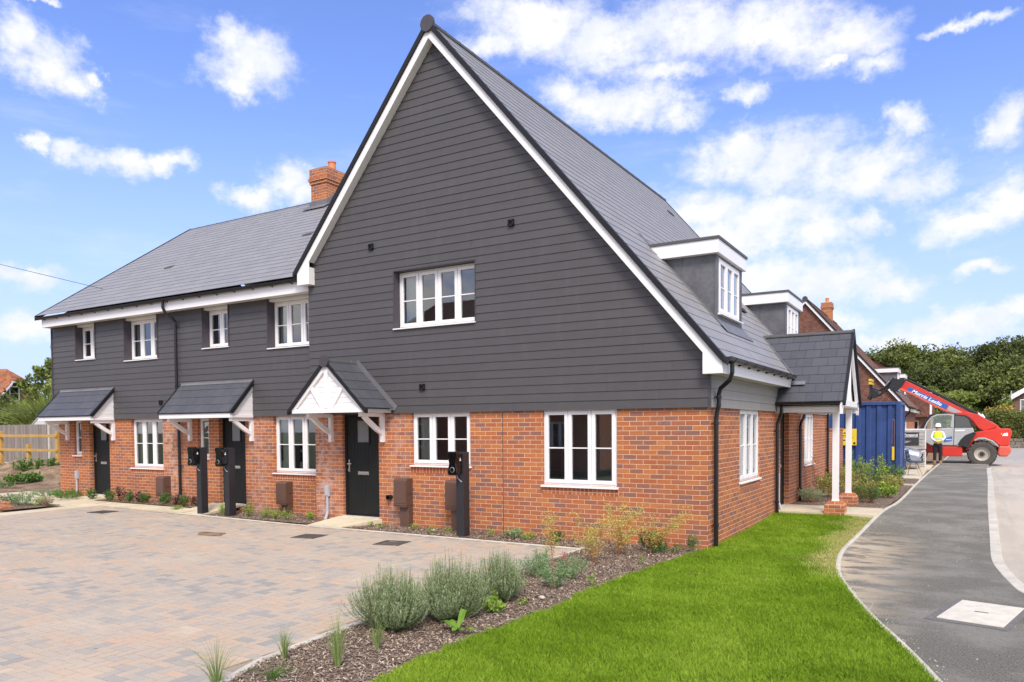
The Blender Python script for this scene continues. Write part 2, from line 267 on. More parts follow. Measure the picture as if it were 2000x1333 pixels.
# ------------------------------------------------------------------ mesh helpers
class MB:
    def __init__(s): s.v=[]; s.f=[]; s.m=[]; s.uv={}; s.cm=0; s.M=None
    def av(s,p):
        p=Vector(p)
        if s.M is not None: p=s.M@p
        s.v.append(p); return len(s.v)-1
    def poly(s,pts,uv=None):
        i=[s.av(p) for p in pts]
        s.f.append(i); s.m.append(s.cm)
        if uv: s.uv[len(s.f)-1]=uv
        return s
    def box(s,x0,y0,z0,x1,y1,z1):
        if x0>x1:x0,x1=x1,x0
        if y0>y1:y0,y1=y1,y0
        if z0>z1:z0,z1=z1,z0
        p=[(x0,y0,z0),(x1,y0,z0),(x1,y1,z0),(x0,y1,z0),(x0,y0,z1),(x1,y0,z1),(x1,y1,z1),(x0,y1,z1)]
        b=[s.av(q) for q in p]
        for q in ((0,3,2,1),(4,5,6,7),(0,1,5,4),(1,2,6,5),(2,3,7,6),(3,0,4,7)):
            s.f.append([b[k] for k in q]); s.m.append(s.cm)
        return s
    def prism(s,pts,vec):
        vec=Vector(vec); a=[s.av(p) for p in pts]; b=[s.av(Vector(p)+vec) for p in pts]; n=len(pts)
        s.f.append(a[::-1]); s.f.append(b); s.m+= [s.cm]*2
        for i in range(n): s.f.append([a[i],a[(i+1)%n],b[(i+1)%n],b[i]]); s.m.append(s.cm)
        return s
    def xz(s,pts,y0,y1): return s.prism([(x,y0,z) for x,z in pts],(0,y1-y0,0))
    def tube(s,path,r,n=10,r2=None,caps=True):
        path=[Vector(p) for p in path]; rings=[]; up=None
        for i,p in enumerate(path):
            t=(path[min(i+1,len(path)-1)]-path[max(i-1,0)]).normalized()
            if up is None:
                up=Vector((0,0,1)) if abs(t.z)<.9 else Vector((1,0,0))
            a=t.cross(up).normalized(); c=a.cross(t).normalized(); up=c
            rr=r if r2 is None else r+(r2-r)*i/(len(path)-1)
            rings.append([s.av(p+(a*math.cos(2*math.pi*k/n)+c*math.sin(2*math.pi*k/n))*rr) for k in range(n)])
        for i in range(len(rings)-1):
            for k in range(n):
                s.f.append([rings[i][k],rings[i][(k+1)%n],rings[i+1][(k+1)%n],rings[i+1][k]]); s.m.append(s.cm)
        if caps: s.f.append(rings[0][::-1]); s.f.append(rings[-1]); s.m+=[s.cm]*2
        return s
    def lathe(s,prof,ctr,axis='z',n=24,caps=True):
        rings=[]
        for r,h in prof:
            ring=[]
            for k in range(n):
                a=2*math.pi*k/n; u,v=r*math.cos(a),r*math.sin(a)
                p={'z':(u,v,h),'y':(u,h,v),'x':(h,u,v)}[axis]; ring.append(s.av((ctr[0]+p[0],ctr[1]+p[1],ctr[2]+p[2])))
            rings.append(ring)
        for i in range(len(rings)-1):
            for k in range(n): s.f.append([rings[i][k],rings[i][(k+1)%n],rings[i+1][(k+1)%n],rings[i+1][k]]); s.m.append(s.cm)
        if caps: s.f.append(rings[0][::-1]); s.f.append(rings[-1]); s.m+=[s.cm]*2
        return s
    def build(s,name,mats,parent=None,smooth=False,bevel=0,loc=None,rot=0):
        me=bpy.data.meshes.new(name); me.from_pydata([tuple(v) for v in s.v],[],s.f)
        mats=mats if isinstance(mats,(list,tuple)) else [mats]
        for m in mats: me.materials.append(MT[m])
        if len(mats)>1: me.polygons.foreach_set('material_index',s.m)
        ul=me.uv_layers.new(name='uv')
        for p in me.polygons:
            c=s.uv.get(p.index); n=p.normal
            for k,li in enumerate(p.loop_indices):
                if c: ul.data[li].uv=c[k]
                else:
                    v=me.vertices[me.loops[li].vertex_index].co
                    if abs(n.z)>.75: ul.data[li].uv=(v.x,v.y)
                    elif abs(n.y)>=abs(n.x): ul.data[li].uv=(v.x,v.z)
                    else: ul.data[li].uv=(v.y,v.z)
        if smooth: me.polygons.foreach_set('use_smooth',[True]*len(me.polygons))
        me.update(); o=bpy.data.objects.new(name,me); C.objects.link(o)
        if parent: o.parent=parent
        if loc: o.location=loc
        o.rotation_euler=(0,0,rot)
        if bevel:
            b=o.modifiers.new('bevel','BEVEL'); b.width=bevel; b.segments=2; b.limit_method='ANGLE'; b.angle_limit=math.radians(40)
        return o
def tag(o,label=None,cat=None,group=None,kind=None):
    if label: o['label']=label
    if cat: o['category']=cat
    if group: o['group']=group
    if kind: o['kind']=kind
    return o
def thing(name,label,cat,loc=(0,0,0),rot=0,group=None):
    o=bpy.data.objects.new(name,None); C.objects.link(o); o.location=loc; o.rotation_euler=(0,0,rot); o.empty_display_size=.2
    return tag(o,label,cat,group)
def npmesh(name,V,F,mat,tone=None,parent=None,smooth=False,loc=None):
    me=bpy.data.meshes.new(name); V=np.asarray(V,np.float32); F=np.asarray(F,np.int32); k=F.shape[1]
    me.vertices.add(len(V)); me.vertices.foreach_set('co',V.ravel()); me.loops.add(F.size); me.loops.foreach_set('vertex_index',F.ravel())
    me.polygons.add(len(F)); me.polygons.foreach_set('loop_start',np.arange(0,F.size,k,dtype=np.int32)); me.polygons.foreach_set('loop_total',np.full(len(F),k,np.int32))
    if tone is not None:
        a=me.attributes.new('tone','FLOAT','POINT'); a.data.foreach_set('value',np.asarray(tone,np.float32))
    me.materials.append(MT[mat]); me.update(calc_edges=True)
    me.polygons.foreach_set('use_smooth',np.full(len(F),bool(smooth)))
    o=bpy.data.objects.new(name,me); C.objects.link(o)
    if parent: o.parent=parent
    if loc is not None: o.location=loc
    return o
def quads(cen,du,dv):
    "quads centred at cen spanned by du, dv -> V,F"
    n=len(cen); V=np.stack([cen-du-dv,cen+du-dv*.3,cen+dv,cen-du*.6+dv*.2],1).reshape(-1,3); return V,np.arange(4*n).reshape(n,4)
def leaves(cen,size,rng=RNG,aspect=.5,flat=.0):
    n=len(cen); a=rng.normal(size=(n,3)); a[:,2]*=(1-flat); a/=np.linalg.norm(a,axis=1)[:,None]
    b=np.cross(a,rng.normal(size=(n,3))); b/=np.linalg.norm(b,axis=1)[:,None]
    s=(size*(.6+.8*rng.random(n)))[:,None]; return quads(cen,b*s*aspect,a*s)
def copy_tree(o,parent=None):
    c=o.copy(); C.objects.link(c); c.parent=parent
    for ch in list(o.children): copy_tree(ch,c)
    return c
def F_front(y0): return lambda s,z,o:(s,y0-o,z)
def F_side(x0): return lambda s,z,o:(x0+o,s,z)
def wall(mb,F,s0,s1,z0,z1,holes,depth=.1):
    xs=sorted({s0,s1,*[h[0] for h in holes],*[h[1] for h in holes]}); zs=sorted({z0,z1,*[h[2] for h in holes],*[h[3] for h in holes]})
    xs=[x for x in xs if s0<=x<=s1]; zs=[z for z in zs if z0<=z<=z1]
    for a,b in zip(xs,xs[1:]):
        for c,d_ in zip(zs,zs[1:]):
            mx,mz=(a+b)/2,(c+d_)/2
            if any(h[0]<mx<h[1] and h[2]<mz<h[3] for h in holes): continue
            mb.poly([F(a,c,0),F(b,c,0),F(b,d_,0),F(a,d_,0)],uv=[(a,c),(b,c),(b,d_),(a,d_)])
    for h in holes:
        a,b,c,d_=h
        for s in (a,b): mb.poly([F(s,c,0),F(s,c,-depth),F(s,d_,-depth),F(s,d_,0)],uv=[(s,c),(s+depth,c),(s+depth,d_),(s,d_)])
        mb.poly([F(a,c,0),F(b,c,0),F(b,c,-depth),F(a,c,-depth)]); mb.poly([F(a,d_,0),F(b,d_,0),F(b,d_,-depth),F(a,d_,-depth)])
def clad(mb,F,z0,z1,xl,xr,holes=(),g=.1434,ob=.0135,ot=.003):
    k=0; z=z0
    while z<z1-.005:
        zt=min(z+g,z1); cuts=sorted({z,zt,*[h[2] for h in holes if z<h[2]<zt],*[h[3] for h in holes if z<h[3]<zt]})
        for a,b in zip(cuts,cuts[1:]):
            mid=(a+b)/2; iv=[(None,None)]; segs=[]; cur=None
            hs=sorted([h for h in holes if h[2]<=mid<=h[3]],key=lambda h:h[0])
            pts=[(xl(a),xl(b))]
            for h in hs: pts+= [(h[0],h[0]),(h[1],h[1])]
            pts.append((xr(a),xr(b)))
            fo=lambda zz: ob+(ot-ob)*(zz-z)/g
            for i in range(0,len(pts),2):
                (la,lb),(ra,rb)=pts[i],pts[i+1]
                if ra-la<.005 and rb-lb<.005: continue
                ra=max(ra,la); rb=max(rb,lb)
                va,vb=(k+(a-z)/g)*g+.0,(k+(b-z)/g)*g-.0005
                mb.poly([F(la,a,fo(a)),F(ra,a,fo(a)),F(rb,b,fo(b)),F(lb,b,fo(b))],uv=[(la,va+.0005),(ra,va+.0005),(rb,vb),(lb,vb)])
                if a==z: mb.poly([F(la,a,0),F(ra,a,0),F(ra,a,fo(a)),F(la,a,fo(a))],uv=[(la,va+.001),(ra,va+.001),(ra,va+.002),(la,va+.002)])
        z=zt; k+=1
def slates(mb,O,U,V,L,u0,u1,g=.25,hb=.010,ht=.002):
    O,U,V=Vector(O),Vector(U).normalized(),Vector(V).normalized(); N=U.cross(V).normalized()
    if N.z<0: N=-N
    k=0; v=0
    while v<L-.01:
        w_=min(v+g,L)
        a0,a1,b0,b1=u0(v),u1(v),u0(w_),u1(w_)
        P=lambda u,vv,h: O+U*u+V*vv+N*h
        ht2=hb+(ht-hb)*(w_-v)/g
        if a1>a0:
            mb.poly([P(a0,v,hb),P(a1,v,hb),P(b1,w_,ht2),P(b0,w_,ht2)],uv=[(a0,k*g+.001),(a1,k*g+.001),(b1,k*g+w_-v-.001),(b0,k*g+w_-v-.001)])
            mb.poly([P(a0,v,0),P(a1,v,0),P(a1,v,hb),P(a0,v,hb)],uv=[(a0,k*g+.001),(a1,k*g+.001),(a1,k*g+.002),(a0,k*g+.002)])
        v=w_; k+=1
const=lambda c:(lambda v:c)
# ------------------------------------------------------------------ parts shared by the houses
def tf(parent,loc,rot): return dict(parent=parent,loc=loc,rot=rot)
def window(parent,loc,rot,w,h,n,sill=True,room=1.1,label=None,sillw=.03,curtain=None,e=.25,out=.075):
    """casement window; local x along the wall, -y outwards, origin at the lower left of the frame"""
    f=MB(); T=.045; mu=.03
    f.box(0,0,0,T,.07,h); f.box(w-T,0,0,w,.07,h); f.box(T,0,0,w-T,.07,T); f.box(T,0,h-T,w-T,.07,h)
    sw=(w-2*T-(n-1)*mu)/n; p=MB(); gb=h*.49
    for i in range(n):
        a=T+i*(sw+mu); b=a+sw
        if i: f.box(a-mu,.004,T,a,.066,h-T)
        R=.058; o=-.014; g=.004
        x0,x1,z0,z1=a-.012+g,b+.012-g,T-.014+g,h-T+.014-g
        if i==0: x0=a-.016
        f.box(x0,o,z0,x0+R,.03,z1); f.box(x1-R,o,z0,x1,.03,z1); f.box(x0+R,o,z0,x1-R,.03,z0+R); f.box(x0+R,o,z1-R,x1-R,.03,z1)
        f.box(x0+R,.004,gb-.01,x1-R,.028,gb+.01)
        p.poly([(x0+R-.004,.018,z0+R-.004),(x1-R+.004,.018,z0+R-.004),(x1-R+.004,.018,z1-R+.004),(x0+R-.004,.018,z1-R+.004)])
    wn_=f.build('window','white',parent,bevel=.0035,loc=loc,rot=rot)
    if label: wn_['label']=label
    p.build('pane','glass',wn_)
    if sill:
        s=MB(); s.prism([(-sillw,-out,-.035),(-sillw,-out,-.012),(-sillw,.0,-.001),(-sillw,.0,-.035)],(w+2*sillw,0,0)); s.build('sill','white',wn_,bevel=.003)
    r=MB(); d=room
    r.poly([(0,.075,0),(-e,.25,-e),(-e,.25,h+e*.3),(0,.075,h)]); r.poly([(w,.075,0),(w+e,.25,-e),(w+e,.25,h+e*.3),(w,.075,h)])
    r.poly([(0,.075,0),(w,.075,0),(w+e,.25,-e),(-e,.25,-e)]); r.poly([(0,.075,h),(w,.075,h),(w+e,.25,h+e*.3),(-e,.25,h+e*.3)])
    r.poly([(-e,.25,-e),(-e,d,-e),(-e,d,h+e*.3),(-e,.25,h+e*.3)]); r.poly([(w+e,.25,-e),(w+e,d,-e),(w+e,d,h+e*.3),(w+e,.25,h+e*.3)])
    r.poly([(-e,d,-e),(w+e,d,-e),(w+e,d,h+e*.3),(-e,d,h+e*.3)]); r.poly([(-e,.25,h+e*.3),(w+e,.25,h+e*.3),(w+e,d,h+e*.3),(-e,d,h+e*.3)]); r.poly([(-e,.25,-e),(w+e,.25,-e),(w+e,d,-e),(-e,d,-e)])
    r.build('room_lining','room',wn_)
    if curtain:
        c=MB(); a,b=curtain; k=14
        for j in range(k):
            x0=a+(b-a)*j/k; x1=a+(b-a)*(j+1)/k; y0=.12+.02*(j%2); y1=.12+.02*((j+1)%2)
            c.poly([(x0,y0,.02),(x1,y1,.02),(x1,y1,h-.02),(x0,y0,h-.02)])
        c.build('curtain','curtain',wn_)
    return wn_
def door(parent,loc,rot,w,h,label=None,handle_left=True):
    """boarded composite door in a black frame; same local axes as window()"""
    f=MB(); T=.055
    f.box(0,0,0,T,.07,h); f.box(w-T,0,0,w,.07,h); f.box(T,0,h-T,w-T,.07,h); f.box(T,.0,0,w-T,.07,.035)
    gx0,gx1,gz0,gz1=w*.34,w*.66,h*.72,h*.93
    a,b=T+.004,w-T-.004; z0,z1=.04,h-T-.004
    nb=9; bw=(b-a)/nb
    for i in range(nb):
        x0,x1=a+i*bw+.0025,a+(i+1)*bw-.0025
        for (c,d_) in ((z0,gz0-.03),(gz1+.03,z1)) if x1>gx0-.03 and x0<gx1+.03 else ((z0,z1),):
            f.box(x0,.012,c,x1,.05,d_)
    f.box(a,.0145,z0,b,.048,gz0-.03); f.box(a,.0145,gz1+.03,b,.048,z1); f.box(a,.0145,gz0-.03,gx0-.03,.048,gz1+.03); f.box(gx1+.03,.0145,gz0-.03,b,.048,gz1+.03)
    for q in ((gx0-.035,gz0-.035,gx0,gz1+.035),(gx1,gz0-.035,gx1+.035,gz1+.035),(gx0,gz0-.035,gx1,gz0),(gx0,gz1,gx1,gz1+.035)): f.box(q[0],.0,q[1],q[2],.03,q[3])
    d=f.build('door','door_black',parent,bevel=.002,loc=loc,rot=rot)
    if label: d['label']=label
    MB().box(0,-.11,-.035,w,.0,.006).build('threshold','kerb',d,bevel=.003)
    MB().poly([(gx0,.02,gz0),(gx1,.02,gz0),(gx1,.02,gz1),(gx0,.02,gz1)]).build('pane','frosted',d)
    m=MB(); m.box(w*.36,-.004,h*.405,w*.66,.012,h*.437); m.box(w*.38,-.009,h*.412,w*.64,-.004,h*.43); m.build('letterbox','chrome',d,bevel=.002)
    hx=.105 if handle_left else w-.105
    m=MB(); m.box(hx-.018,.0,h*.43,hx+.018,.012,h*.55); m.tube([(hx,.0,h*.51),(hx,-.05,h*.51),(hx+.11,-.055,h*.51)],.01,8); m.tube([(hx,-.0,h*.45),(hx,-.025,h*.45)],.014,8); m.build('handle','chrome',d,bevel=.001)
    return d
def pipe(parent,path,r=.034,clips=(),off=(0,.06,0),mat='black_plastic',name='downpipe'):
    m=MB(); m.tube(path,r,12)
    for c in clips:
        c=Vector(c); m.tube([c-Vector((0,0,.022)),c+Vector((0,0,.022))],r*1.28,12)
        o=Vector(off); side=Vector((o.y,o.x,0)).normalized(); m.tube([c+side*r,c+side*r*2.1+o*.3,c+side*r*2.1+o],.008,6)
    return m.build(name,mat,parent,smooth=False)
def gutter(parent,p0,p1,out,r=.056,mat='black_plastic',nb=8,rc=True):
    p0,p1,out=Vector(p0),Vector(p1),Vector(out).normalized(); m=MB(); U=(p1-p0); L=U.length; U.normalize(); Z=Vector((0,0,1)); n=8
    def arc(rr): return [out*(rr*math.cos(math.pi*k/n))-Z*(rr*math.sin(math.pi*k/n)) for k in range(n+1)]
    A=arc(r); B=arc(r-.004)
    for R_ in (A,B):
        for k in range(n): m.poly([p0+R_[k],p1+R_[k],p1+R_[k+1],p0+R_[k+1]])
    for e in (p0,p1): m.poly([e+q for q in A])
    for k in (0,n):
        m.box(*[0]*6) if False else m.poly([p0+A[k],p1+A[k],p1+A[k]+Z*.006,p0+A[k]+Z*.006])
    m.tube([p0+A[0],p1+A[0]],.006,6)
    if rc:
        for i in range(nb):
            c=p0+U*(L*(i+.5)/nb); Q=arc(r+.006)
            for k in range(n): m.poly([c-U*.014+Q[k],c+U*.014+Q[k],c+U*.014+Q[k+1],c-U*.014+Q[k+1]])
            for s in (-1,1): m.poly([c+U*.014*s+q for q in Q]) 
            m.prism([c-U*.012-out*r*.2-Z*(r+.0),c-U*.012-out*(r+.03)-Z*(r+.03),c-U*.012-out*(r+.03)-Z*.01],U*.024)
    return m.build('gutter',mat,parent)
def ridge_tiles(parent,y0,y1,x,z,r=.125,ln=.45,mat='ridge_grey',axis='y',cap=True):
    m=MB(); n=10; r*=.7; L=y1-y0; k=max(1,round(L/ln)); st=L/k
    def pt(a,b,rr): # a along, b angle
        u,v=rr*math.cos(b),rr*math.sin(b)*.95-.02
        return (x+u,a,z+v) if axis=='y' else (a,x+u,z+v)
    for i in range(k):
        a,b=y0+i*st,y0+(i+1)*st-.006
        for (s,e,rr) in ((a,b,r),(b-.02,b+.004,r+.005)):
            for q in range(n):
                b0,b1=math.pi*q/n-.15+.3*0,math.pi*(q+1)/n
                b0=-.2+(math.pi+.4)*q/n; b1=-.2+(math.pi+.4)*(q+1)/n
                m.poly([pt(s,b0,rr),pt(e,b0,rr),pt(e,b1,rr),pt(s,b1,rr)])
            m.poly([pt(e,-.2+(math.pi+.4)*q/n,rr) for q in range(n+1)]); m.poly([pt(s,-.2+(math.pi+.4)*q/n,rr) for q in range(n+1)])
    return m.build('ridge_tiles',mat,parent)
M_,XR,ZR=1.185,-4.95,9.07
def zroof(x): return ZR-M_*abs(x-XR)
def gable_shell(H,mw,mc,mside,mr,mridge,hf,hs,hg,front_y0=0,tile=False,D=12.0):
    """brick walls, clad gable, steep roof, verges and eaves of the tall gabled house type"""
    w_=MB(); wall(w_,F_front(0),-8.07,0,-.3,2.16,hf,.12); wall(w_,F_side(0),0,D,-.3,2.16,hs,.12)
    w_.poly([(-8.07,0,-.3),(-8.07,D,-.3),(-8.07,D,2.16),(-8.07,0,2.16)]); w_.poly([(-8.07,D,-.3),(0,D,-.3),(0,D,2.16),(-8.07,D,2.16)])
    w_.build('brick_wall',mw,H)
    xl=lambda z: max(-8.16,XR-(ZR-.13-z)/M_); xr=lambda z: min(.04,XR+(ZR-.13-z)/M_)
    g=.12 if tile else .1434
    c=MB(); clad(c,F_front(-.0+.035 if False else -.035),2.145,8.93,xl,xr,hg,g=g)
    c.poly([(-8.16,-.035,2.145),(.04,-.035,2.145),(.04,.0,2.145),(-8.16,.0,2.145)])
    c.poly([(-8.16,-.035,2.145),(-8.16,D,2.145),(-8.16,D,5.2),(-8.16,-.035,5.2)])
    c.poly([(-8.16,D,2.145),(.04,D,2.145),(.04,D,3.1),(XR,D,8.9),(-8.16,D,5.1)])
    o=c.build('weatherboarding' if not tile else 'hung_tiles',mc,H)
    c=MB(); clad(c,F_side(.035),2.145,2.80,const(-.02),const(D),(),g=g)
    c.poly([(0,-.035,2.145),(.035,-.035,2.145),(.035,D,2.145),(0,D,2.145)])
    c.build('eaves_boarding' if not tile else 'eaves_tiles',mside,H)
    if not tile:
        t=MB(); t.box(.025,-.054,2.13,.056,-.0,2.64); t.build('corner_trim','trim_dark',H)
    if hg and not tile:
        t=MB()
        for a,b,z0,z1 in hg:
            t.box(a-.02,-.05,z0,a,.13,z1); t.box(b,-.05,z0,b+.02,.13,z1); t.box(a-.02,-.05,z1,b+.02,.13,z1+.02)
        t.build('window_reveal','trim_dark',H)
    s=MB(); R=math.hypot(1,M_)
    slates(s,(.33,-.2,zroof(.33)),(0,1,0),(-1,0,M_),5.28*R,const(0),const(D+.35),g=.12 if tile else .25)
    slates(s,(-8.38,-.2,zroof(-8.38)),(0,1,0),(1,0,M_),3.43*R,const(0),const(D+.35),g=.12 if tile else .25)
    s.poly([(.33,-.2,zroof(.33)),(.04,-.2,zroof(.33)-.02),(.04,D+.1,zroof(.33)-.02),(.33,D+.1,zroof(.33))])
    roof=s.build('roof',mr,H)
    ridge_tiles(roof,-.2,D+.1,XR,ZR-.03,mat=mridge)
    k=MB(); k.lathe([(.145,-.245),(.15,-.235),(.15,-.2),(.12,-.19)],(XR,0,ZR-.045),'y',12); k.lathe([(.012,-.25),(.012,-.244)],(XR,0,ZR-.02),'y',8)
    k.build('ridge_cap','trim_dark',roof)
    for yv in (-.235,D+.1):
        v=MB()
        for s_,xe in ((1,.34),(-1,-8.40)):
            dz=lambda x,o: zroof(x)+o
            v.xz([(XR,ZR+.03),(xe,dz(xe,.03)),(xe,dz(xe,-.06)),(xe-s_*.09,dz(xe-s_*.09,-.09)),(XR,ZR-.09)],yv,yv+.1)
        v.build('verge_trim','dark_trim',roof)
    b=MB()
    b.xz([(XR,ZR-.092),(.27,zroof(.27)-.092),(.27,2.63),(-.02,2.63),(-.02,zroof(-.02)-.285),(XR,ZR-.285)],-.2,-.178)
    o=b.build('bargeboard','white',H,bevel=.003)
    b=MB(); b.xz([(XR-.001,ZR-.092),(-8.31,zroof(-8.31)-.092),(-8.31,4.76),(-7.98,4.76),(-7.98,zroof(-7.98)-.285),(XR-.001,ZR-.285)],-.2,-.178); b.build('bargeboard','white',H,bevel=.003)
    b=MB(); b.xz([(XR,ZR-.25),(XR,ZR-.285),(-.02,zroof(-.02)-.285),(-.02,zroof(-.02)-.25)],-.178,-.03); b.xz([(XR,ZR-.25),(XR,ZR-.285),(-7.98,zroof(-7.98)-.285),(-7.98,zroof(-7.98)-.25)],-.178,-.03)
    b.box(-.02,-.178,2.63,.25,-.03,2.65); b.box(-8.31,-.178,4.76,-7.98,-.03,4.78); b.box(-8.31,-.178,4.78,-8.29,.1,5.0); b.box(-7.999,-.178,4.78,-7.981,-.04,5.1); b.build('verge_soffit','cream_white',H)
    # eaves on the street side
    f=MB(); f.box(.25,-.178,2.63,.272,D+.1,zroof(.27)-.06); f.build('fascia','white',H,bevel=.002)
    f=MB(); f.box(.045,-.03,2.634,.25,D+.1,2.65); f.build('soffit','soffit',H)
    gutter(H,(.345,-.24,2.86),(.345,4.83,2.86),(1,0,0),r=.064,nb=8); gutter(H,(.345,8.0,2.86),(.345,D+.1,2.86),(1,0,0),r=.064,nb=5)
    return roof
def dormer(H,y0,roofmat='lead',ridge='dark_trim',wide=1.7):
    xf=-.42; zb=zroof(xf)-.1; zt=4.85; y1=y0+wide; xb=XR+(ZR-zt-.15)/M_-.3
    d=MB()
    for y in (y0,y1): d.poly([(xf,y,zb),(xf,y,zt),(xb,y,zt),(xb,y,zroof(xb)-.3)])
    wy0,wz0,ww,wh=y0+.15,3.84,1.4,.96
    wall(d,lambda s,z,o:(xf+o,s,z),y0,y1,zb,zt,[(wy0,wy0+ww,wz0,wz0+wh)],.08)
    for y,s_ in ((y0,-1),(y1,1)):
        d.box(xf-.62,y,zroof(xf-.62)+.03,xf-.6,y+s_*.014,zt)   # standing seam
        d.box(xf-.03,y+s_*.001,zb,xf+.012,y+s_*.014,zt)
    o=d.build('dormer',roofmat,H)
    t=MB(); t.box(xb,y0-.13,zt-.01,-.35,y1+.13,5.07); t.build('fascia','white',o,bevel=.002)
    t=MB(); t.box(xb-.25,y0-.15,5.07,-.33,y1+.15,5.12); t.build('flat_roof','ridge_grey',o,bevel=.004)
    R=math.hypot(1,M_); N=Vector((M_,0,1))/R
    t=MB()
    def pr(x,y,h): q=Vector((x,y,zroof(x)))+N*h; return q
    for y,s_ in ((y0,-1),(y1,1)):
        t.poly([pr(xb,y,.025),pr(xf+.1,y,.025),pr(xf+.1,y+s_*.1,.022),pr(xb,y+s_*.1,.022)]); t.poly([pr(xb,y+s_*.1,.022),pr(xf+.1,y+s_*.1,.022),pr(xf+.1,y+s_*.1,.0),pr(xb,y+s_*.1,.0)])
    t.poly([pr(xf-.01,y0-.1,.028),pr(xf-.01,y1+.1,.028),pr(xf+.2,y1+.1,.026),pr(xf+.2,y0-.1,.026)]); t.poly([pr(xf+.2,y0-.1,.026),pr(xf+.2,y1+.1,.026),pr(xf+.2,y1+.1,0),pr(xf+.2,y0-.1,0)])
    t.build('lead_flashing','lead_light',o)
    wn_=window(o,(xf+.0,wy0,wz0),math.radians(90),ww,wh,3,room=.9,sillw=.06,e=.04)
    return o
def chimney(H,x0,x1,y0,y1,zb,zt,mat='brick_plain'):
    c=MB(); c.box(x0,y0,zb,x1,y1,zt-.02)
    e=.03; c.box(x0-e,y0-e,zt-.42,x1+e,y1+e,zt-.335); c.box(x0-2*e,y0-2*e,zt-.335,x1+2*e,y1+2*e,zt-.26); c.box(x0-e,y0-e,zt-.26,x1+e,y1+e,zt)
    o=c.build('chimney',mat,H)
    p=MB(); cx,cy=(x0+x1)/2,(y0+y1)/2
    p.poly([(x0-e,y0-e,zt),(x1+e,y0-e,zt),(x1+e,y1+e,zt),(x0-e,y1+e,zt)]); a=.16
    Q=[(x0-e,y0-e,zt+.002),(x1+e,y0-e,zt+.002),(x1+e,y1+e,zt+.002),(x0-e,y1+e,zt+.002)]; T_=[(cx-a,cy-a,zt+.07),(cx+a,cy-a,zt+.07),(cx+a,cy+a,zt+.07),(cx-a,cy+a,zt+.07)]
    for i in range(4): p.poly([Q[i],Q[(i+1)%4],T_[(i+1)%4],T_[i]])
    p.poly(T_); p.build('mortar_cap','mortar_cap',o)
    p=MB(); p.lathe([(.12,zt+.05),(.105,zt+.28),(.12,zt+.29),(.12,zt+.33),(.09,zt+.33),(.09,zt+.2)],(cx,cy,0),'z',16); p.build('chimney_pot','terracotta',o,smooth=False)
    return o
def bracket(parent,x,y,zt,zb,ln,name='bracket',rot=0,drop=0):
    """gallows bracket: wall post, top arm and curved brace; sticks out towards -y"""
    b=MB(); t=.04
    b.box(x-t,y-.075,zb,x+t,y,zt); b.box(x-t,y-ln,zt-.075,x+t,y-.075,zt)
    n=8; a=[];c_=[]
    for i in range(n+1):
        k=i/n; yy=y-.07-(ln-.14)*k; zz=zb+.14+(zt-.09-zb-.14)*k; bow=.055*math.sin(math.pi*k)
        a.append((yy+bow*.7,zz-bow*.9)); 
    for i in range(n,-1,-1):
        k=i/n; yy=y-.07-(ln-.14)*k; zz=zb+.14+(zt-.09-zb-.14)*k; bow=.055*math.sin(math.pi*k)
        c_.append((yy+.06+bow*.5,zz+.05-bow*.5))
    for i in range(n):
        q=[a[i],a[i+1],c_[n-i-1],c_[n-i]]
        b.prism([(x-t*.85,yy,zz) for yy,zz in q],(t*1.7,0,0))
    return b.build(name,'white',parent,bevel=.003)
# ------------------------------------------------------------------ the gabled house on the corner
G=thing('gabled_house','big gabled house with dark weatherboarding over orange brick and a steep grey slate roof','house')
HF=[(-7.33,-6.39,.13,2.16),(-5.57,-4.26,1.18,2.16),(-2.785,-1.455,.9,2.16)]
HS=[(1.9,3.36,.9,2.16),(5.28,6.2,.12,2.16),(8.08,9.45,.9,2.16)]
HG=[(-5.93,-4.11,3.74,4.80)]
groof=gable_shell(G,'brick','cladding','side_cladding_lit','slate','ridge_grey',HF,HS,HG)
window(G,(-5.57,.045,1.18),0,1.31,.98,3,curtain=(.08,.34),out=.1); window(G,(-2.785,.03,.9),0,1.33,1.26,3,out=.085)
window(G,(-5.925,.12,3.745),0,1.81,1.05,4,curtain=(.06,.5),out=.2,sillw=.02)
window(G,(-.03,1.9,.9),math.radians(90),1.46,1.26,3); window(G,(-.03,8.08,.9),math.radians(90),1.37,1.26,3)
door(G,(-7.33,.07,.13),0,.94,2.03); door(G,(-.1,5.28,.13),math.radians(90),.92,2.03)
for a,b,z in ((-5.6,-4.23,1.18),(-2.82,-1.42,.9)): MB().box(a,-.004,z-.035-.115,b,.05,z-.035).build('brick_sill_course','soldier',G)
for a,b,z in ((1.86,3.4,.9),(8.04,9.49,.9)): MB().box(-.05,a,z-.035-.115,.004,b,z-.035).build('brick_sill_course','soldier',G)
m=MB(); m.box(-3.592,-.003,-.1,-3.578,.01,2.14); m.build('expansion_joint','meter_brown',G)
def vent(parent,x,y,z,mat='dark_trim',s=.055,name='vent'):
    m=MB(); m.box(x-s,y-.035,z-s,x-s+.014,y,z+s); m.box(x+s-.014,y-.035,z-s,x+s,y,z+s); m.box(x-s,y-.035,z+s-.014,x+s,y,z+s); m.box(x-s,y-.035,z-s,x+s,y,z-s+.014)
    m.lathe([(.04,y-.006),(.04,y-.032),(.03,y-.032),(.03,y-.01)],(x,0,z),'y',12); m.box(x-s,y-.012,z-s,x+s,y-.004,z+s)
    return m.build(name,mat,parent)
vent(G,-6.47,-.045,5.33); vent(G,-3.35,-.045,5.335); vent(G,-5.28,-.045,2.618)
m=MB(); m.lathe([(.05,-.005),(.05,-.1),(.04,-.1),(.04,-.02)],(-6.1,0,.55),'y',12); m.build('flue','black_plastic',G)
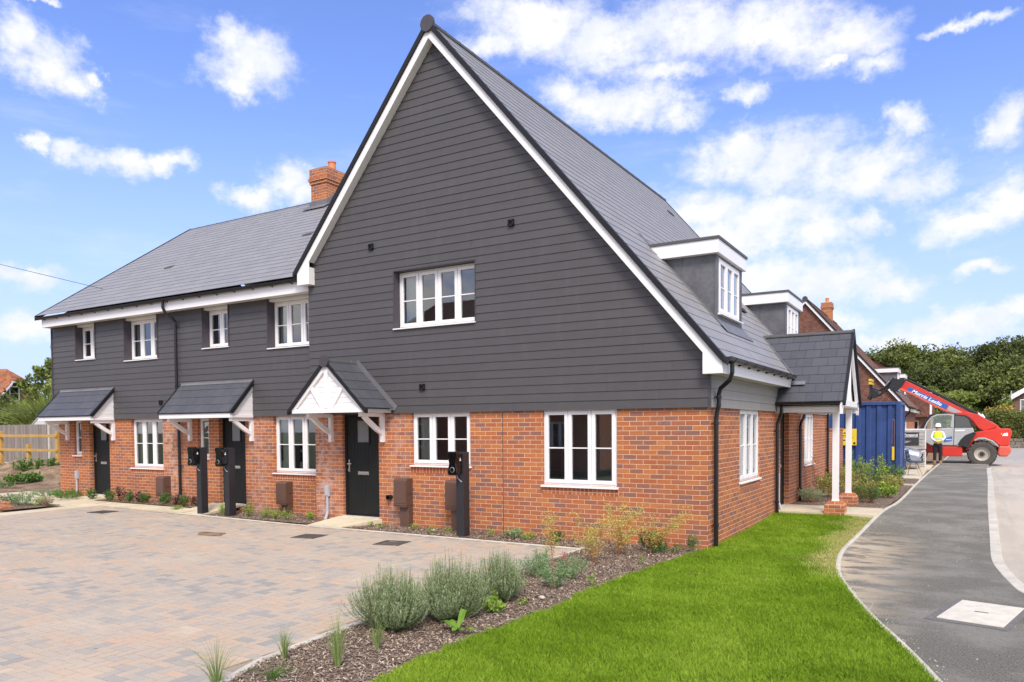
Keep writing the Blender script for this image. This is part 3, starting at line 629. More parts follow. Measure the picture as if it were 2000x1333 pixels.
def meterbox(parent,x0,yw,z0,z1,zg,w_=.3,dp=.2,ped=True):
    m=MB(); m.prism([(x0,yw,z0),(x0,yw-dp,z0),(x0,yw-dp,z1-.03),(x0,yw-dp+.03,z1),(x0,yw,z1+.01)],(w_,0,0))
    m.box(x0-.006,yw-dp-.008,z0+.035,x0+w_+.006,yw-.002,z0+.055); m.box(x0+.012,yw-dp-.006,z0+.07,x0+w_-.012,yw-dp,z1-.045); m.box(x0+w_,yw-dp*.7,z0+.25,x0+w_+.012,yw-dp*.3,z0+.262)
    if ped: m.box(x0+.09,yw-.13,zg-.1,x0+w_,yw-.002,z0)
    return m.build('meter_box','meter_brown',parent,bevel=.006)
meterbox(G,-5.87,0,.395,.92,0); meterbox(G,-4.69,0,.395,.92,0)
def conduit(parent,x,yw,zg,mat='conduit'):
    m=MB(); m.box(x-.055,yw-.06,zg+.5,x+.055,yw-.002,zg+.72); m.box(x-.04,yw-.068,zg+.52,x+.04,yw-.06,zg+.70)
    m.tube([(x,yw-.035,zg+.5),(x,yw-.035,zg+.2),(x,yw-.05,zg+.14),(x-.0,yw-.12,zg-.02)],.026,10,r2=.034); return m.build('cable_conduit',mat,parent,bevel=.004)
conduit(G,-7.73,0,.0)
# downpipes on the street side
pipe(G,[(.335,.1,2.80),(.335,.1,2.66),(.30,.13,2.55),(.13,.22,2.43),(.1,.24,2.34),(.1,.24,2.17),(.075,.24,2.08),(.062,.24,1.98),(.062,.24,.04)],clips=[(.1,.24,2.3),(.062,.24,1.9),(.062,.24,.36)],off=(-.06,0,0))
pipe(G,[(.16,4.55,2.25),(.15,4.6,2.12),(.1,4.65,2.0),(.062,4.66,1.9),(.062,4.66,.03)],clips=[(.062,4.66,1.75),(.062,4.66,.32)],off=(-.06,0,0))
pipe(G,[(.09,7.6,2.12),(.09,7.5,2.05),(.06,7.3,1.92),(.062,7.2,1.84),(.062,7.2,.03)],clips=[(.062,7.2,1.75),(.062,7.2,.4)],off=(-.06,0,0))
pipe(G,[(.335,11.5,2.80),(.335,11.5,2.66),(.1,11.4,2.4),(.062,11.4,2.2),(.062,11.4,.05)],clips=[(.062,11.4,1.75),(.062,11.4,.6)],off=(-.06,0,0))
m=MB(); m.box(.002,4.9,.6,.05,5.0,.88); m.tube([(.03,4.95,.6),(.03,4.95,.3),(.1,4.95,.1)],.026,8); m.build('cable_conduit','conduit',G)
dormer(G,1.95); dormer(G,8.0)
def roofvent(parent,x,y,slope_fn,mat='dark_trim'):
    m=MB(); z=slope_fn(x,y); m.prism([(x-.1,y-.2,z+.02),(x+.02,y-.2,z+.07) if False else (x-.02,y-.2,z+.09),(x+.06,y-.2,z-.02)],(0,.4,0)); return m.build('roof_vent',mat,parent)
roofvent(G,-1.05,6.4,lambda x,y:zroof(x)+.02); roofvent(G,-4.1,10.3,lambda x,y:zroof(x)-.02)
m=MB(); R_=math.hypot(1,M_)
# gable-fronted canopy over the main door
def gable_canopy(H,cx,hw,y0,y1,ze,rise,slate='porch_slate'):
    zt=ze+rise; c=MB(); L=math.hypot(hw+.06,rise*(hw+.06)/hw)
    for s in (1,-1):
        slates(c,(cx+s*(hw+.06),y0-.04,ze-.02),(0,1,0),(-s*hw,0,rise),L,const(0),const(y1-y0+.03))
        c.poly([(cx+s*(hw+.06),y0,ze-.04),(cx,y0,zt+.0),(cx,y1,zt+.0),(cx+s*(hw+.06),y1,ze-.04)])
    o=c.build('canopy',slate,H)
    ridge_tiles(o,y0-.03,y1-.02,cx,zt+.01,r=.09,ln=.4)
    k=MB(); k.lathe([(.115,y0-.075),(.115,y0-.04),(.09,y0-.03)],(cx,0,zt-.0),'y',10); k.lathe([(.009,y0-.08),(.009,y0-.074)],(cx,0,zt+.02),'y',6); k.build('ridge_cap','trim_dark',o)
    v=MB()
    for s in (1,-1):
        e=cx+s*(hw+.09); sl=rise/hw; zz=lambda x: zt-abs(x-cx)*sl
        v.xz([(cx,zt+.04),(e,zz(e)+.04),(e,zz(e)-.035),(cx,zt-.035)],y0-.065,y0+.02)
    v.build('verge_trim','dark_trim',o)
    f=MB(); zb=ze-.10; sl=rise/hw
    f.xz([(cx-hw,zb),(cx+hw,zb),(cx+hw,zb+.085),(cx-hw,zb+.085)],y0-.02,y0+.05)
    for s in (1,-1):
        f.xz([(cx,zt-.035),(cx+s*(hw+.03),zt-.035-(hw+.03)*sl),(cx+s*(hw+.0),zb+.085),(cx+s*(hw-.1),zb+.085),(cx,zt-.145)],y0-.022,y0+.03)
        a=(cx+s*hw*.47,zt-.1-hw*.47*sl)
        f.xz([(a[0],a[1]),(a[0]-s*.06,a[1]+.06*sl),(cx+s*.075,zb+.085),(cx+s*.15,zb+.085)],y0-.012,y0+.03)
    f.xz([(cx-.045,zb+.08),(cx+.045,zb+.08),(cx+.045,zt-.14),(cx-.045,zt-.14)],y0-.028,y0+.03)
    f.box(cx-hw,y0+.05,zb,cx-hw+.04,y1,zb+.13); f.box(cx+hw-.04,y0,zb,cx+hw+.0,y1,zb+.13); f.box(cx-hw,y0+.03,zb+.02,cx+hw,y1,zb+.03)
    f.build('fascia','white',o,bevel=.003)
    b=MB(); g=.1; z=zb+.085
    while z<zt-.1:
        t_=min(z+g,zt-.1); xa=max(0,(zt-.12-z)/sl); xb=max(0,(zt-.12-t_)/sl)
        b.poly([(cx-xa,y0+.022,z),(cx+xa,y0+.022,z),(cx+xb,y0+.029,t_),(cx-xb,y0+.029,t_)]); b.poly([(cx-xa,y0+.022,z),(cx+xa,y0+.022,z),(cx+xa,y0+.029,z),(cx-xa,y0+.029,z)]); z=t_
    b.build('gable_boarding','white',o)
    fl=MB(); e=hw+.07
    for s in (1,-1):
        N=Vector((s*rise,0,hw)).normalized(); p0=Vector((cx,0,zt)); p1=Vector((cx+s*e,0,zt-e*sl)); a=N*.024
        fl.poly([p0+a+Vector((0,y1-.13,0)),p1+a+Vector((0,y1-.13,0)),p1+a+Vector((0,y1,0)),p0+a+Vector((0,y1,0))]); fl.poly([p0+a+Vector((0,y1-.005,.0)),p1+a+Vector((0,y1-.005,0)),p1+N*.12+Vector((0,y1-.005,0)),p0+N*.12+Vector((0,y1-.005,0))])
    fl.build('lead_flashing','lead_light',o)
    bracket(o,cx-hw+.23,0,zb+.0,1.6,.66); bracket(o,cx+hw-.23,0,zb+.0,1.6,.66)
    return o
gable_canopy(G,-6.93,.9,-.82,-.045,2.26,.86)
# street-side porch with two white posts
def porch(H):
    cy,hw,ze,zt=5.95,1.35,2.33,3.80; rise=zt-ze; x1=1.25; L=math.hypot(hw,rise)
    c=MB()
    for s in (-1,1):
        # eaves at y=cy+s*hw ; runs along x from the main roof to the gable front
        xin=lambda v: (lambda z: min(0.0 if z<2.85 else 9, XR+(ZR-z)/M_)-.1 if z>2.82 else 0.02)(ze+rise*v/L)
        slates(c,(0,cy+s*hw,ze),(1,0,0),(0,-s*hw,rise),L,xin,const(x1+.06))
        c.poly([(0,cy+s*hw,ze-.03),(x1,cy+s*hw,ze-.03),(x1,cy,zt-.03),(-.8,cy,zt-.03)])
    o=c.build('porch','porch_slate',H)
    ridge_tiles(o,-.75,x1+.08,cy,zt+.0,r=.085,ln=.44,axis='x')
    v=MB()
    for s in (-1,1):
        pts=[(cy,zt+.05),(cy+s*(hw+.04),ze-.0),(cy+s*(hw+.04),ze-.09),(cy,zt-.04)]; v.prism([(x1+.04,y,z) for y,z in pts],(.05,0,0))
    v.build('verge_trim','dark_trim',o)
    f=MB()
    for s in (-1,1):
        pts=[(cy,zt-.04),(cy+s*(hw+.02),ze-.07),(cy+s*(hw+.02),2.08),(cy+s*(hw-.1),2.08),(cy+s*(hw-.13),ze-.15),(cy,zt-.2)]; f.prism([(x1-.02,y,z) for y,z in pts],(.05,0,0))
        f.box(.01,cy+s*(hw-.12)-.02,2.12,x1,cy+s*(hw-.12)+.02,2.25)
    f.box(.0,cy-hw+.1,2.225,x1,cy+hw-.1,2.24)
    pts=[(cy-.04,2.24),(cy+.04,2.24),(cy+.04,zt-.15),(cy-.04,zt-.15)]; f.prism([(x1-.03,y,z) for y,z in pts],(.05,0,0)); f.box(x1-.04,cy-hw+.1,2.24,x1+.03,cy+hw-.1,2.36)
    f.prism([(x1-.1,cy-hw+.15,2.3),(x1-.1,cy+hw-.15,2.3),(x1-.1,cy,zt-.2)],(.03,0,0))
    f.build('fascia','white',o,bevel=.003)
    gutter(o,(-.1,cy-hw-.06,2.325),(x1+.0,cy-hw-.06,2.325),(0,-1,0),nb=3); gutter(o,(.0,cy+hw+.06,2.325),(x1,cy+hw+.06,2.325),(0,1,0),nb=3)
    l=MB(); a=Vector((-.5,cy,3.83)); b=Vector((.34,5.03,2.86)); o1=Vector((0,-.09,-.02)); l.poly([a,b,b+o1,a+o1]); l.poly([(.28,4.86,2.685),(.55,4.86,2.685),(.55,4.93,2.76),(.28,4.93,2.76)])
    l.build('lead_flashing','lead_light',o)
    for y in (4.95,6.95):
        p=MB(); p.box(1.062,y-.058,.36,1.178,y+.058,2.2); p.box(1.052,y-.068,.36,1.188,y+.068,.385); p.build('post','white',o,bevel=.004)
        q=MB(); w_=.185; X=1.12; q.box(X-w_,y-w_,-.05,X+w_,y+w_,.27)
        a=[(X-w_,y-w_,.27),(X+w_,y-w_,.27),(X+w_,y+w_,.27),(X-w_,y+w_,.27)]; e=w_-.06; b=[(X-e,y-e,.36),(X+e,y-e,.36),(X+e,y+e,.36),(X-e,y+e,.36)]
        for i in range(4): q.poly([a[i],a[(i+1)%4],b[(i+1)%4],b[i]])
        q.poly(b); q.build('brick_plinth','brick_plain',o)
    return o
porch(G)
# ------------------------------------------------------------------ the lower terrace on the left
T=thing('terraced_house','lower weatherboarded terrace left of the gable with two black front doors','house')
x0,x1_=-18.15,-8.07; YT=.3
TF=[(-17.44,-17.07,1.2,2.16),(-16.68,-15.78,.16,2.16),(-14.82,-13.53,.92,2.16),(-12.2,-11.8,1.2,2.16),(-11.45,-10.55,.16,2.16),(-9.63,-8.3,.92,2.16)]
w_=MB(); wall(w_,F_front(YT),x0,x1_,-.3,2.16,TF,.13); w_.poly([(x0,YT,-.3),(x0,9.6,-.3),(x0,9.6,2.16),(x0,YT,2.16)]); w_.poly([(x0,9.6,-.3),(-8.07,9.6,-.3),(-8.07,9.6,2.16),(x0,9.6,2.16)]); w_.build('brick_wall','brick',T)
TG=[(-17.13,-16.24,3.76,4.9),(-14.94,-13.6,3.63,4.9),(-11.89,-10.99,3.76,4.9),(-9.7,-8.36,3.63,4.9)]
c=MB(); clad(c,F_front(.262),2.145,4.69,const(-18.3),const(-8.13),TG); c.poly([(-18.3,.262,2.145),(-18.3,9.6,2.145),(-18.3,9.6,4.9),(-18.3,4.8,8.1),(-18.3,.262,4.9)]); c.poly([(-18.3,.262,2.145),(-8.13,.262,2.145),(-8.13,.3,2.145),(-18.3,.3,2.145)]); c.poly([(-18.3,9.6,2.145),(-8.13,9.6,2.145),(-8.13,9.6,4.9),(-18.3,9.6,4.9)])
c.build('weatherboarding','cladding',T)
for a,b,z0,z1 in TG:
    MB().box(a-.02,.235,z0,a,.46,4.69).build('window_reveal','trim_dark',T)
    if b<-9: MB().box(b,.235,z0,b+.02,.46,4.69).build('window_reveal','trim_dark',T)
    MB().box(a,.3,4.63,b,.5,4.69).build('window_head','cream_white',T)
t=MB(); t.box(-18.325,.235,2.13,-18.295,.262,4.69); t.build('corner_trim','trim_dark',T)
for (a,b,z0,z1),n in zip(TG,(2,3,2,3)): window(T,(a,.445,z0),0,b-a,4.685-z0-.06,n,curtain=(.05,.3) if n==3 else None,out=.225,sillw=.012)
for i,(n,a,b,z) in enumerate(((1,-17.44,-17.07,1.2),(3,-14.82,-13.53,.92),(1,-12.2,-11.8,1.2),(3,-9.63,-8.3,.92))): window(T,(a,YT+.075,z),0,b-a,2.16-z,n,curtain=(.06,.26) if n==3 else None,out=.12)
door(T,(-16.68,YT+.1,.16),0,.9,2.0); door(T,(-11.45,YT+.1,.16),0,.9,2.0)
for a,b,z in ((-17.47,-17.04,1.2),(-14.85,-13.5,.92),(-12.23,-11.77,1.2),(-9.66,-8.27,.92)): MB().box(a,YT-.004,z-.15,b,YT+.05,z-.035).build('brick_sill_course','soldier',T)
s=MB(); LT=4.88*math.hypot(1,.7); sv=lambda v: v/math.hypot(1,.7)
slates(s,(0,-.08,4.985),(1,0,0),(0,1,.7),LT,const(-18.42),lambda v:(XR-(ZR-(4.985+.7*sv(v)))/M_+.2) if sv(v)>.14 else -8.43)
s.poly([(-18.42,4.8,8.4),(-5.3,4.8,8.4),(-5.3,9.9,4.83),(-18.42,9.9,4.83)])
tr=s.build('roof','slate',T)
ridge_tiles(tr,-18.42,-5.4,4.8,8.36,r=.11,ln=.45,axis='x')
v=MB(); v.prism([(-18.47,-.1,4.99),(-18.47,4.8,8.43),(-18.47,4.8,8.3),(-18.47,-.1,4.86)],(.06,0,0)); v.build('verge_trim','dark_trim',tr)
f=MB(); f.box(-18.27,-.0,4.67,-8.2,.022,4.9); f.prism([(-18.28,0,4.67),(-18.28,.3,4.67),(-18.28,.3,5.0),(-18.28,0,4.9)],(-.02,0,0)); f.build('fascia','white',T)
f=MB(); f.box(-18.28,.022,4.685,-8.2,.26,4.7); f.build('soffit','cream_white',T)
gutter(T,(-18.42,-.06,4.93),(-8.36,-.06,4.93),(0,-1,0),r=.058,nb=17)
chimney(T,-12.46,-11.87,4.3,5.35,7.8,9.1)
m=MB(); m.prism([(-12.5,4.27,7.95),(-12.5,4.27,8.2),(-12.5,4.75,8.55),(-12.5,5.4,8.4),(-12.5,5.4,7.95)],(.68,0,0)); m.poly([(-12.62,4.05,7.93),(-11.72,4.05,7.93),(-11.72,4.3,8.105),(-12.62,4.3,8.105)]); m.build('chimney_flashing','lead_light',T)
pipe(T,[(-12.9,-.06,4.88),(-12.9,-.06,4.74),(-12.89,0,4.62),(-12.83,.14,4.5),(-12.82,.2,4.42),(-12.82,.2,2.2),(-12.82,.235,2.1),(-12.82,.24,.12)],clips=[(-12.82,.2,4.32),(-12.82,.2,2.9),(-12.82,.24,1.0)],off=(0,.06,0))
meterbox(T,-13.56,YT,.25,.73,.1); meterbox(T,-9.37,YT,.25,.73,0); conduit(T,-17.28,YT,.06); vent(T,-13.5,.255,2.53)
for x,y in ((-15.3,1.7),(-10.6,2.2),(-10.2,2.75)):
    z=4.985+.7*(y+.08); m=MB(); m.prism([(x,y-.05,z-.03),(x,y-.05,z+.01),(x,y+.1,z+.085),(x,y+.12,z+.07)],(.26,0,0)); m.build('roof_vent','ridge_grey',T)
def lean_canopy(H,x0,x1,yw,yf,zf,zt):
    c=MB(); dy=yw-yf; dz=zt-zf; L=math.hypot(dy,dz)
    slates(c,(x0,yf-.04,zf-.03),(1,0,0),(0,dy,dz),L,const(0),const(x1-x0),g=.24); c.poly([(x0,yf,zf-.05),(x1,yf,zf-.05),(x1,yw,zt-.05),(x0,yw,zt-.05)])
    o=c.build('canopy','porch_slate',H)
    v=MB()
    for x in (x0-.02,x1-.02): v.prism([(x,yf-.06,zf-.02),(x,yw,zt+.04),(x,yw,zt-.07),(x,yf+.02,zf-.06)],(.045,0,0))
    v.box(x0,yf-.05,zf-.05,x1,yf-.02,zf-.028); v.build('verge_trim','dark_trim',o)
    f=MB(); f.box(x0+.03,yf-.03,zf-.15,x1-.03,yf+.0,zf-.045)
    for x in (x0+.03,x1-.07): f.prism([(x,yf,zf-.15),(x,yw,zf-.15),(x,yw,zt-.08),(x,yf,zf-.08)],(.035,0,0))
    x=x1-.036; f.prism([(x,yf+.01,zf-.082),(x,yw,zt-.082),(x,yw,zt-.2),(x,yf+.12,zf-.082)],(.02,0,0)); f.box(x,yf+.004,zf-.148,x+.016,yw,zf-.09)
    for k in range(3): zz=zf+.0+.1*k; f.box(x,max(yf+.14,yw-(zt-.24-zz)/(dz/dy)),zz,x+.004,yw,zz+.094)
    f.box(x0+.03,yf,zf-.14,x1-.03,yw,zf-.13)
    f.build('fascia','white',o,bevel=.003)
    fl=MB(); N=Vector((0,-dz,dy)).normalized()
    a=Vector((x0,yw,zt))+N*.025; b=Vector((x1,yw,zt))+N*.025; dn=Vector((0,-dy,-dz)).normalized()*.06
    fl.poly([a,b,b+dn,a+dn]); fl.poly([a,b,b+Vector((0,0,.03)),a+Vector((0,0,.03))]); fl.build('lead_flashing','lead_light',o)
    for x in (x0+.28,x1-.05 if False else x1-.1): bracket(o,x,.3 if yw<.3 else yw,zf-.15,1.6,.6)
    return o
lean_canopy(T,-17.95,-15.45,.262,-.33,2.27,2.93); lean_canopy(T,-12.72,-10.2,.262,-.33,2.27,2.93)
# ------------------------------------------------------------------ the tile-hung brick house further up the street
B=thing('brick_house','brick house with red hung tiles and brown roof behind the blue container','house',(.6,34.1,-.05))
broof=gable_shell(B,'brick_plain','hung_tile','hung_tile','brown_tile','ridge_brown',[],[(1.9,3.36,.9,2.16)],[],tile=True)
dormer(B,1.95); dormer(B,8.0); chimney(B,-5.25,-4.65,7.6,8.4,7.9,9.9)
window(B,(-.03,1.9,.9),math.radians(90),1.46,1.26,3)
pipe(B,[(.335,.1,2.80),(.3,.13,2.55),(.1,.24,2.34),(.062,.24,1.98),(.062,.24,.04)],clips=[(.062,.24,1.9)],off=(-.06,0,0))
B2=thing('brick_house','further brick house with a plain hung-tile wall behind the gabled brick one','house',(0,50,-.05))
m=MB(); wall(m,F_front(0),-6,1.4,-.2,2.45,[(-.5,.7,.9,2.2)]); m.poly([(1.4,0,-.2),(1.4,8,-.2),(1.4,8,2.45),(1.4,0,2.45)]); m.build('brick_wall','brick_plain',B2)
m=MB(); clad(m,F_front(-.03),2.45,6.6,lambda z:-6 if z<4.2 else -6+(z-4.2)*1.5,lambda z:1.45 if z<4.2 else 1.45-(z-4.2)*1.5,g=.12); m.poly([(1.45,0,2.45),(1.45,8,2.45),(1.45,8,4.4),(1.45,0,4.4)]); m.build('hung_tiles','hung_tile',B2)
m=MB(); slates(m,(1.75,-.2,4.1),(0,1,0),(-1,0,.67),4.8,const(0),const(8.4),g=.12); slates(m,(-6.3,-.2,4.1),(0,1,0),(1,0,.67),4.8,const(0),const(8.4),g=.12); m.build('roof','brown_tile',B2)
m=MB(); m.box(1.36,-.06,2.4,1.5,.0,4.2); m.build('corner_trim','white',B2); m=MB(); m.box(-6,-.5,2.38,1.5,0,2.45); m.build('porch_roof','dark_trim',B2)
window(B2,(-.5,.05,.9),0,1.2,1.3,2)
# ------------------------------------------------------------------ ground, road, paths
def gz(y):
    t=min(1,max(0,(y-2)/4)); return .1*t*t*(3-2*t)
def zx(x): return .06*min(1,max(0,(-8-x)/6.35))
KL=[(3.9,-8.5),(3.4,-5.9),(3.1,-4.9),(2.98,-4.5),(2.78,-3.89),(2.54,-3.21),(2.24,-2.2),(1.99,-1.22),(1.87,-.48),(1.775,.55),(1.76,1.61),(1.81,3.58),(1.92,6.23),(2.06,8.49),(2.17,15.73),(2.46,27.58),(2.67,35.07),(2.9,48),(3.1,60)]
KR=[(12,-3.9),(9,-3.5),(7,-3.1),(5.4,-2.55),(4.5,-1.95),(4.05,-1.45),(3.86,-1.13),(3.79,-.79),(3.69,.16),(3.64,1.13),(3.67,2.9),(3.8,9),(4.0,16.34),(4.12,22),(4.2,24.6)]
def interp(pts,y,ix=0):
    ys=[p[1] for p in pts]; return float(np.interp(y,ys,[p[0] for p in pts]))
L_=lambda y: interp(KL,y)
R__=lambda y: interp(KR,y) if y>-3.9 else 12
def smooth_path(pts,n=6):
    out=[]; P_=[Vector((*p,0)) for p in pts]
    for i in range(len(P_)-1):
        p0,p1,p2,p3=P_[max(i-1,0)],P_[i],P_[i+1],P_[min(i+2,len(P_)-1)]
        for k in range(n):
            t=k/n; out.append(.5*((2*p1)+(p2-p0)*t+(2*p0-5*p1+4*p2-p3)*t*t+(3*p1-p0-3*p2+p3)*t**3))
    out.append(P_[-1]); return out
def strip(name,mat,ys,fl,fr,fz,nx=1,kind='structure'):
    m=MB()
    for a,b in zip(ys,ys[1:]):
        for i in range(nx):
            p=lambda y,k: (lambda l,r:(l+(r-l)*k/nx,y,fz(y)))(fl(y),fr(y))
            m.poly([p(a,i),p(a,i+1),p(b,i+1),p(b,i)])
    return tag(m.build(name,mat),kind=kind)
def ribbon(name,mat,path,w,zf,lo,top,bevel=.006):
    m=MB(); sec=[]
    for i,p in enumerate(path):
        t=(path[min(i+1,len(path)-1)]-path[max(i-1,0)]).normalized(); n=Vector((-t.y,t.x,0))
        z=zf(p); a=p+n*w/2; b=p-n*w/2
        sec.append([Vector((a.x,a.y,z-lo)),Vector((a.x,a.y,z+top-.006)),Vector((a.x,a.y,z+top))-n*.006,Vector((b.x,b.y,z+top))+n*.006,Vector((b.x,b.y,z+top-.006)),Vector((b.x,b.y,z-lo))])
    run=0.
    for s,e in zip(sec,sec[1:]):
        U=(e[2]-s[2]); L=U.length; n_=max(1,round(L/.915)) if L>.7 else 1
        cutn=0
        for q_ in range(n_):
            a=[s[k]+(e[k]-s[k])*(q_/n_) for k in range(6)]; b=[s[k]+(e[k]-s[k])*((q_+1)/n_) for k in range(6)]
            run+=L/n_
            if run>.85:
                t_=max(0,1-.007/(L/n_)); b=[a[k]+(b[k]-a[k])*t_ for k in range(6)]; run=0.; m.poly(b)
            for k in range(5): m.poly([a[k],b[k],b[k+1],a[k+1]])
            m.poly(a)
    m.poly(sec[-1]); return tag(m.build(name,mat),kind='structure')
m=MB(); m.poly([(-400,-300,-.35),(400,-300,-.35),(400,600,-.35),(-400,600,-.35)]); tag(m.build('ground','ground_far'),kind='structure')
ys=[-13+.5*i for i in range(116)]
strip('garden_ground','soil',ys,lambda y:-14.35 if y<.3 else -.02,lambda y:L_(y)+.02,lambda y:gz(y)-.03 if y>0 else -.03)
strip('pavement','asphalt',[-13+.25*i for i in range(208)],L_,lambda y: R__(y) if y<24.6 else 4.3,lambda y:gz(y)+.0,6)
strip('road','road_surface',[-13+i for i in range(84)],lambda y:max(3.5,R__(y)-.3) if y<24 else 3.6,const(16),lambda y:gz(y)-.11,1)
strip('side_road','road_surface',[38+i for i in range(24)],const(2.6),const(30),const(-.005),1)
kl=[p for p in smooth_path(KL)]; ribbon('lawn_kerb','kerb',kl,.06,lambda p:gz(p.y),.1,.025)
kr=[p for p in smooth_path(KR)]; ribbon('road_kerb','kerb',[p+Vector((.05,0,0)) for p in kr],.14,lambda p:gz(p.y),.25,.008)
# block-paved parking court: real blocks in herringbone on a sand bed
m=MB()
for a,b in ((-14.4,-8),(-8,-1.7)): m.poly([(a,-13,zx(a)-.005),(b,-13,zx(b)-.005),(b,-.75,zx(b)-.005),(a,-.75,zx(a)-.005)])
m.poly([(-1.7,-13,-.012),(-.5,-13,-.012),(-.9,-8.6,-.012),(-1.5,-7.4,-.012),(-1.7,-6.2,-.012)])
tag(m.build('parking_court_bed','sand_joint'),kind='structure')
def drive_right(y): return float(np.interp(y,[-13,-9,-8.4,-7.54,-7.02,-6,-.7],[1.0,-.8,-1.08,-1.42,-1.6,-1.7,-1.72]))
V=[];TN=[];FA=[]; u=.1; gap=.0017
for i in range(-146,12):
    for j in range(-130,0):
        k=(i-j)%4
        if k==0: x0,y0,w_,h_=i,j,2,1
        elif k==3: x0,y0,w_,h_=i,j,1,2
        else: continue
        a,b=x0*u,y0*u; c,d=a+w_*u,b+h_*u; cx,cy=(a+c)/2,(b+d)/2
        if cx<-14.3 or cy>-.86 or cx>drive_right(cy)-.08 or cy<-11.5: continue
        a=max(a,-14.35)+gap; b+=gap; c-=gap; d=min(d,-.79)-gap; e=.0012
        z=zx(cx)+random.gauss(0,.0006); tl=random.gauss(0,.0005); t2=random.gauss(0,.0005); n=len(V)
        for (px,py,pz) in ((a,b,-.012),(c,b,-.012),(c,d,-.012),(a,d,-.012),(a+e,b+e,0),(c-e,b+e,0),(c-e,d-e,0),(a+e,d-e,0)):
            V.append((px,py,z+pz+(tl if px>cx else -tl)+(t2 if py>cy else -t2)))
        r=random.random(); g_=math.sin(cx*1.3+math.sin(cy*2.1)*2)*math.sin(cy*2.3+cx*.4)+.8*math.sin(cx*3.1+cy*1.1+2)*math.sin(cy*5.3-cx)
        t=min(1,max(0,random.choice((.15,.38,.46,.52,.56,.58,.62,.65,.68,.72,.82))+random.gauss(0,.07)+g_*.13)); TN+= [t]*8
        FA+= [(n+4,n+5,n+6,n+7),(n,n+1,n+5,n+4),(n+1,n+2,n+6,n+5),(n+2,n+3,n+7,n+6),(n+3,n,n+4,n+7)]
o=npmesh('parking_court',V,FA,'paver',TN); tag(o,kind='structure')
ribbon('court_edging','kerb',[Vector((-11.5,-.755,0)),Vector((-8,-.755,0)),Vector((-1.7,-.755,0))],.05,lambda p:zx(p.x),.1,.012)
ribbon('court_edging','kerb',[Vector((drive_right(y)+.03,y,0)) for y in [-.73-.3*i for i in range(34)]],.075,lambda p:0,.1,.025)
# pale slab paths
def slab_path(name,cells,zf):
    m=MB()
    for (a,b,c,d) in cells:
        g=.004; P=[(a+g,b+g),(c-g,b+g),(c-g,d-g),(a+g,d-g)]
        T_=[(x,y,zf(x,y)+random.gauss(0,.0012)) for x,y in P]; m.poly(T_)
        for q in range(4): x1,x2=T_[q],T_[(q+1)%4]; m.poly([x1,x2,(x2[0],x2[1],x2[2]-.05),(x1[0],x1[1],x1[2]-.05)])
    return tag(m.build(name,'slab'),kind='structure')
c=[]
x=-14.95
while x<-11.75: c.append((x,-.77,x+.6,-.2)); x+=.6
slab_path('front_path',c,lambda x,y:.065+.02*(y+.77))
c=[(-15.0,y,-14.37,y+.6) for y in [-6+.6*i for i in range(9)]]
for i in range(9):
    for j in range(3): c.append((-15.6-.6*i,-1.25+.6*j,-15.0-.6*i,-.65+.6*j))
slab_path('front_path',c,lambda x,y:.07+.008*(y+1))
slab_path('door_path',[(-11.72,-.72,-10.75,-.2),(-11.72,-.2,-10.75,.42)],lambda x,y:.04+.12*max(0,y+.7))
slab_path('door_path',[(-16.75,-.2,-15.75,.42)],lambda x,y:.09+.09*max(0,y+.2))
m=MB(); m.poly([(-7.6,-.73,.012),(-6.75,-.73,.012),(-6.3,.05,.125),(-7.42,.05,.125)]); m.poly([(-6.75,-.73,.012),(-6.3,.05,.125),(-6.3,.05,-.1),(-6.75,-.73,-.1)]); m.poly([(-7.6,-.73,.012),(-7.42,.05,.125),(-7.42,.05,-.1),(-7.6,-.73,-.1)])
tag(m.build('door_path','slab'),kind='structure')
slab_path('side_path',[(.02+.62*i,4.78+.7*j,.64+.62*i,5.48+.7*j) for i in range(3) for j in range(2)],lambda x,y:.13)
slab_path('side_path',[(1.5,13.3,2.1,13.9),(1.55,16.4,2.15,17.0),(1.4,17.0,2.15,17.6),(1.35,17.6,2.15,18.4),(1.3,18.4,2.15,19.2),(1.45,19.2,2.15,20.5),(1.4,20.5,2.15,22.5),(1.0,22.5,2.25,26)],lambda x,y:.115)
m=MB(); m.box(-17.05,-2.5,.02,-15.3,-2.28,.17); m.box(-16.95,-2.32,.17,-15.6,-2.2,.24); tag(m.build('brick_edging','brick_plain'),'low stack of red edging bricks beside the left planting bed','edging')
# planting beds
def bed(name,pts,z,chips=900,mat='mulch_base'):
    m=MB(); m.poly([(x,y,z) for x,y in pts]); tag(m.build(name,mat),kind='structure')
    xs=[p[0] for p in pts]; ys_=[p[1] for p in pts]; A=(max(xs)-min(xs))*(max(ys_)-min(ys_)); n=int(A*chips)
    q=RNG.random((n,2))*[max(xs)-min(xs),max(ys_)-min(ys_)]+[min(xs),min(ys_)]
    ins=np.zeros(n,bool); j=len(pts)-1
    for i in range(len(pts)):
        xi,yi=pts[i]; xj,yj=pts[j]; c_=((yi>q[:,1])!=(yj>q[:,1])); 
        with np.errstate(divide='ignore',invalid='ignore'): c_&=(q[:,0]<(xj-xi)*(q[:,1]-yi)/(yj-yi+1e-12)+xi)
        ins^=c_; j=i
    return q[ins]
CH=[]
B1=[(-1.66,-.73),(-1.66,-6),(-1.56,-7),(-1.38,-7.55),(-1.02,-8.4),(-.8,-9.2),(-.4,-9.2),(-.4,-6.97),(-.46,-6.4),(-.42,-5.5),(-.3,-4.4),(-.35,-3.4),(-.28,-2.4),(-.15,-1.2),(-.06,-.5),(.03,-.02),(-6.3,-.004),(-6.7,-.72)]
CH.append((bed('planting_bed',B1,.012,4300),.016))
